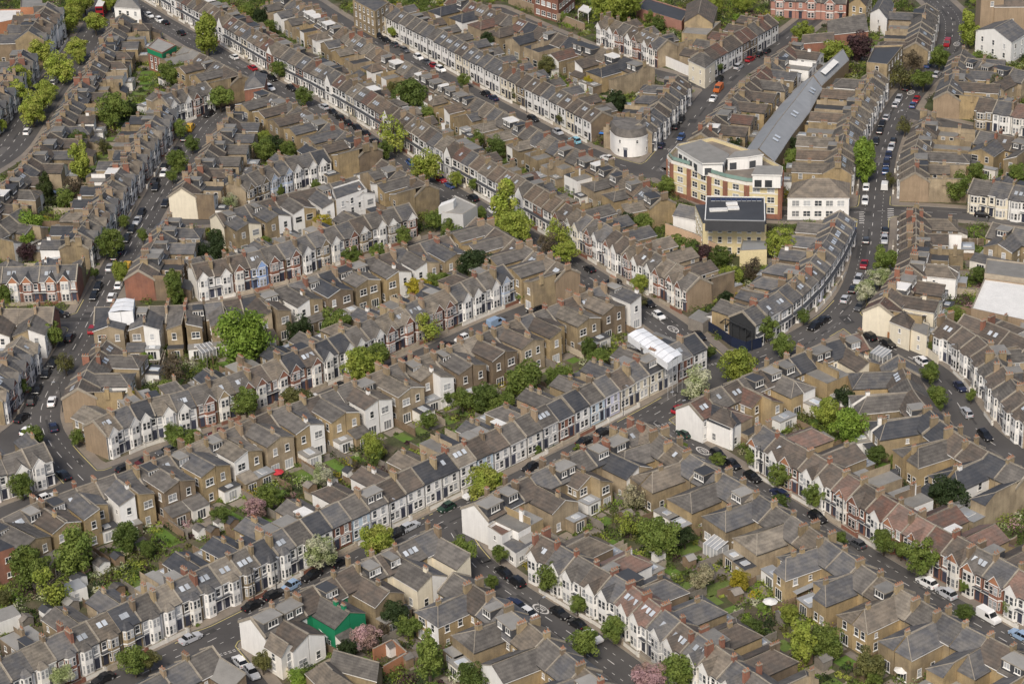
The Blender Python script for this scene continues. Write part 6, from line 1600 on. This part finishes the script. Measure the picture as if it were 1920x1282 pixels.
CARS = """280,29,w 299,38,w 309,42,k 339,62,k 439,107,w 473,127,r 496,139,k 510,147,k 546,165,k 506,165,w 607,200,s 624,210,k 637,220,k 651,229,k 670,240,k 684,249,k 702,265,k 772,306,b 826,336,r 844,347,b 886,371,k 925,395,w 1105,504,k 1149,529,k 1217,569,k 1235,591,w 1257,592,k 1320,627,k 1071,552,k 1004,580,k
930,605,lb,van 867,634,w 582,745,w 640,722,k 765,675,m 837,647,k 270,865,m 237,877,k 312,845,dg 407,812,m 99,679,k 86,700,k 69,729,k 60,750,k 97,752,w 37,782,k 41,795,k 51,807,w 100,800,n 120,890,k 87,932,w 71,837,n 307,325,w 292,351,k 310,381,k 265,399,k 257,414,s 247,430,k 237,447,k 225,470,n 216,481,k 206,501,s 240,500,y,van 184,537,k 176,555,k 224,534,w 210,557,w 174,617,r 117,580,k 117,597,w 131,632,k 391,214,k 357,240,y,van 346,260,k 332,282,k 295,312,k 275,340,k 101,155,w 51,247,w
357,1195,s 472,1133,k 193,1271,k 412,1264,k 450,1239,w 472,1259,s 484,1128,k 513,1113,k 545,1097,lb 584,1078,k 636,1053,k 741,1000,k 768,986,s 839,1038,n 947,1071,k 837,950,gr 885,925,w 995,875,k 1096,826,k 1130,809,k 1275,767,r 1282,812,gr 1352,850,k 1382,867,k 1417,891,k 971,1087,k 965,1131,n 993,1151,w 1050,1148,k 1082,1168,k 1112,1192,w
1467,922,n 1533,969,k 1607,1018,dg 1738,1091,w 1775,1111,s 1859,1153,w,van 1917,1188,lb 1624,350,w 1622,376,w 1659,349,w,van 1624,450,dg 1662,432,k 1663,449,s 1620,495,r 1609,524,s 1599,542,k 1585,560,s 1612,575,dg 1544,599,k 1527,611,k 1629,630,k 1685,186,s 1679,196,s 1662,220,s 1654,232,k 1650,245,k 1642,265,k 1675,264,k 1671,276,s 1666,291,n 1662,306,n 1660,320,b 1701,165,k 1709,160,k 1719,187,r 1712,197,b 1740,122,b 1757,140,s 1776,82,r,van 1502,402,b 1842,402,k 1665,643,k 1800,724,n 1812,772,s 1847,815,k 1727,676,w
717,66,k 731,74,k 746,82,dg 767,92,dg 793,106,w 806,115,dg 820,122,r 835,128,w 917,174,k 935,181,n 1009,220,k 1056,245,s 1087,261,cy 1139,296,w 1270,224,k 1264,237,k 1235,272,n 1277,257,b 1349,149,k 1337,185,w 1347,167,o,van 1385,125,s 1407,111,r 1424,102,k 1438,96,k"""
SNAME = {'A': 'long diagonal street', 'B': 'wide cross street', 'Q': 'bottom side street', 'D': 'painted roundel street', 'C': 'long right-hand street', 'E': 'steep left street', 'E2': 'left bend', 'LS1': 'gabled street left of centre',
         'LS2': 'street below the bright blue house', 'NS1': 'short street of blue-grey fronts', 'W1': 'lime avenue', 'F': 'curving right-hand main road', 'FX': 'crossroad by the white pub', 'A2': 'long flat-fronted terrace street', 'CS': 'street by the round corner building', 'TS': 'school street', 'G': 'right-hand bend', 'RX': 'upper right side street'}
CW = {'k': 'black', 'dg': 'dark grey', 's': 'silver', 'w': 'white', 'r': 'red', 'm': 'maroon', 'b': 'blue', 'n': 'navy blue', 'lb': 'light blue', 'gr': 'dark green', 'y': 'yellow', 'o': 'orange', 'cy': 'turquoise'}
cars = []
rc = random.Random(12); used = []
for tok in CARS.split():
    q = tok.split(','); u, v = float(q[0]), float(q[1]); colr = q[2]; van = len(q) > 3
    p = G(u, v, .6); p.z = 0
    e, k, d, s, cc = nearest_street(p)
    # keep it at the kerb where it was parked, inside the carriageway
    n = (p - cc); hw = STW[k][1]
    if n.length > hw - 1.05: p = cc + n.normalized() * (hw - 1.05)
    if any((p - o_).length < 3.2 for o_ in used): continue
    used.append(p)
    kind = 'van' if van else rc.choice(('hatch', 'hatch', 'suv', 'estate', 'saloon'))
    cars.append((k, s, colr, kind, p, d))
cg = {}
for c_ in cars: cg.setdefault((c_[0], c_[2], c_[3] == 'van'), []).append(c_)
for (k, colr, van), lst in cg.items():
    a, b = STW[k][0][0], STW[k][0][-1]; ua, ub = proj(a), proj(b)
    horiz = abs(ua[0] - ub[0]) > abs(ua[1] - ub[1]); rev = (ua[0] > ub[0]) if horiz else (ua[1] > ub[1])
    lst.sort(key=lambda t: -t[1] if rev else t[1])
    for n, (_, s, _, kind, p, d) in enumerate(lst):
        lab = f"{CW[colr]} {'van' if van else 'car'} parked on the {SNAME[k]}"
        if len(lst) > 1: lab = f"{CW[colr]} {'van' if van else 'car'}, {ordinal(n + 1)} {CW[colr]} one from {'left' if horiz else 'top'}, {SNAME[k]}"
        bm, gm_, wm, wb, wr = car_meshes(kind, colr)
        root = thing("parked_van" if van else "parked_car", (p.x, p.y, 0.0), math.atan2(d.y, d.x) + (PI if rc.random() < .5 else 0) + rc.uniform(-.04, .04))
        tag(root, lab, "van" if van else "car", "vans in the streets" if van else "cars parked along the kerbs")
        obj("body", bm, root); obj("glass", gm_, root)
        for sx in (-1, 1):
            for sy in (-1, 1): obj("wheel", wm, root, (sx * wb, sy * .80, wr))
# the red bus
p = G(191, 16, 2); p.z = 0; e, k, d, s, cc = nearest_street(p)
root = thing("double_decker_bus", (p.x, p.y, 0), math.atan2(d.y, d.x)); tag(root, "red double-decker bus on the lime avenue", "bus")
m = MB(); m.box(-5.3, 5.3, -1.25, 1.25, .35, 4.3, "paint_r", "feltwhite"); obj("body", m.mesh("body"), root)
m = MB()
for z0, z1 in ((1.2, 2.0), (2.9, 3.7)):
    for y in (-1.27, 1.27): m.poly([(-5.0, y, z0), (5.0, y, z0), (5.0, y, z1), (-5.0, y, z1)], "carglass")
    for x in (-5.32, 5.32): m.poly([(x, -1.1, z0), (x, 1.1, z0), (x, 1.1, z1), (x, -1.1, z1)], "carglass")
obj("glass", m.mesh("glass"), root)
wm = car_meshes('suv', 'k')[2]
for sx in (-3.3, 3.0):
    for sy in (-1.2, 1.2): w_ = obj("wheel", wm, root, (sx, sy, .5)); w_.scale = (1.35, 1.35, 1.35)

# ---------------------------------------------------------------- street lamps
LAMPS = [(468,1122),(746,1000),(1030,1182),(1176,782),(1300,805),(919,400),(1650,625),(97,775),(1550,1000),(1760,1115),(1690,1075),(1240,800),(545,1120),(1628,470),(1812,700),(660,222),(860,340),(600,192),(1000,210),(820,112),(1300,195),(230,480),(1685,255),(1440,640),(350,860),(700,690),(1400,905)]
LAMPS = LAMPS
lm = MB(); lm.beam((0, 0, 0), (0, 0, 7.2), .10, "darkmetal", 6, .06); LP = lm.mesh("post")
lm = MB(); lm.beam((0, 0, 7.15), (1.0, 0, 7.4), .05, "darkmetal", 5); LA = lm.mesh("arm")
lm = MB(); lm.box(.8, 1.5, -.14, .14, 7.32, 7.46, "galvanised", bottom=True); LH = lm.mesh("lamp_head")
lcount = {}
for u, v in LAMPS:
    p = G(u, v); p.z = .1; e, k, d, s, cc = nearest_street(p)
    n = (p - cc); n.z = 0
    p2 = cc + n.normalized() * (STW[k][1] + .5); p2.z = .1
    root = thing("street_lamp", p2, math.atan2(-n.y, -n.x))
    lcount.setdefault(k, []).append((u, root))
    obj("post", LP, root); obj("arm", LA, root); obj("lamp_head", LH, root)
for k, l in lcount.items():
    l.sort(key=lambda t: t[0])
    for n, (u, root) in enumerate(l):
        tag(root, f"dark street lamp post on the {SNAME[k]}" + (f", {ordinal(n + 1)} lamp from the left" if len(l) > 1 else ""), "street lamp", "street lamps")
# small coloured things in the gardens
def simple(name, label, cat, px, bx, mt, rz=0.0, top=None):
    p = G(*px); m = MB(); m.box(-bx[0]/2, bx[0]/2, -bx[1]/2, bx[1]/2, 0, bx[2], mt, top)
    tag(obj(name, m.mesh(name), None, (p.x, p.y, .12), rz), label, cat)
def parasol(label, px, mt):
    p = G(*px); root = thing("parasol", (p.x, p.y, .12)); tag(root, label, "parasol")
    m = MB(); m.beam((0, 0, 0), (0, 0, 2.3), .03, "trim"); obj("pole", m.mesh("pole"), root)
    m = MB(); r = 1.4
    for k in range(8):
        a0, a1 = 2*PI*k/8, 2*PI*(k+1)/8; m.poly([(0, 0, 2.6), (r*math.cos(a0), r*math.sin(a0), 2.05), (r*math.cos(a1), r*math.sin(a1), 2.05)], mt)
    obj("canopy", m.mesh("canopy"), root)
parasol("white parasol in the lower right gardens", (1444,1146), "feltwhite"); parasol("red parasol behind the tall row of backs", (521,902), "redplastic"); parasol("blue parasol under the yellow-brick backs lower left", (310,950), "bluetarp"); parasol("white parasol near the bottom right", (1690,1275), "feltwhite")
parasol("blue parasol by the garden corner of the flat-fronted terrace", (1130,262), "bluetarp")

# ---------------------------------------------------------------- pedestrians (one continuous body each)
def person(label, px, shirt, trousers, hair, facing=0.0, stride=.22):
    vs = [(0, 0, .95), (0, 0, 1.15), (0, 0, 1.42), (0, .02, 1.52), (0, .03, 1.68), (-.10, 0, .90), (-.11, stride, .50), (-.11, stride * .9, .08), (-.11, stride + .16, .05), (.10, 0, .90), (.11, -stride * .6, .50), (.11, -stride * 1.2, .10), (.11, -stride * 1.2 + .16, .05),
          (-.20, 0, 1.40), (-.25, -.06, 1.12), (-.25, .06, .88), (.20, 0, 1.40), (.25, .04, 1.12), (.25, .16, .90), (0, .03, 1.74)]
    es = [(0, 1), (1, 2), (2, 3), (3, 4), (4, 19), (0, 5), (5, 6), (6, 7), (7, 8), (0, 9), (9, 10), (10, 11), (11, 12), (2, 13), (13, 14), (14, 15), (2, 16), (16, 17), (17, 18)]
    rads = [.13, .13, .15, .055, .095, .095, .068, .045, .04, .095, .068, .045, .04, .06, .045, .035, .06, .045, .035, .08]
    me = bpy.data.meshes.new("person"); me.from_pydata(vs, es, [])
    o = bpy.data.objects.new("person", me); COL.objects.link(o)
    sk = o.modifiers.new("skin", 'SKIN'); o.modifiers.new("sub", 'SUBSURF').render_levels = 1; o.modifiers["sub"].levels = 1
    for v, r_ in zip(me.skin_vertices[0].data, rads): v.radius = (r_, r_)
    me.skin_vertices[0].data[0].use_root = True
    dg = bpy.context.evaluated_depsgraph_get(); m2 = bpy.data.meshes.new_from_object(o.evaluated_get(dg)); m2.name = "person"
    o.modifiers.clear(); o.data = m2; m2.materials.clear()
    for k in (trousers, shirt, "skin", hair): m2.materials.append(MATS[k])
    for f in m2.polygons:
        c = f.center; f.material_index = 0 if c.z < .92 and abs(c.x) < .19 else (1 if c.z < 1.46 and not (abs(c.x) > .2 and c.z < .95) else (3 if c.z > 1.72 or (c.z > 1.58 and c.y < 0) else 2))
    p = G(*px); p.z = .12 if dist_at(p.x, p.y) > 0 else 0.0
    o.location = p; o.rotation_euler = (0, 0, facing)
    tag(o, label, "person")
mat("skin", (0.42, 0.27, 0.19), var=.02, fine=0); mat("cloth_red", (0.35, 0.03, 0.04)); mat("cloth_dark", (0.03, 0.03, 0.04)); mat("cloth_blue", (0.05, 0.09, 0.2)); mat("cloth_pale", (0.55, 0.53, 0.5))
for a in (("person in a red top and dark trousers by the navy hoarding corner", (1386, 668), "cloth_red", "cloth_dark", "cloth_dark", .6),
          ("person in dark beside the silver car, lower cross street", (359, 1176), "cloth_dark", "cloth_dark", "cloth_dark", 2.0),
          ("person in a pale top and dark trousers on the right-hand bend pavement", (1813, 785), "cloth_pale", "cloth_dark", "cloth_dark", 1.0),
          ("person in blue on the pavement by the white pub corner", (1604, 436), "cloth_blue", "cloth_dark", "cloth_dark", 0.2),
          ("person in a pale top at the top of the steep left street", (357, 219), "cloth_pale", "cloth_blue", "cloth_dark", -.7)):
    person(*a)
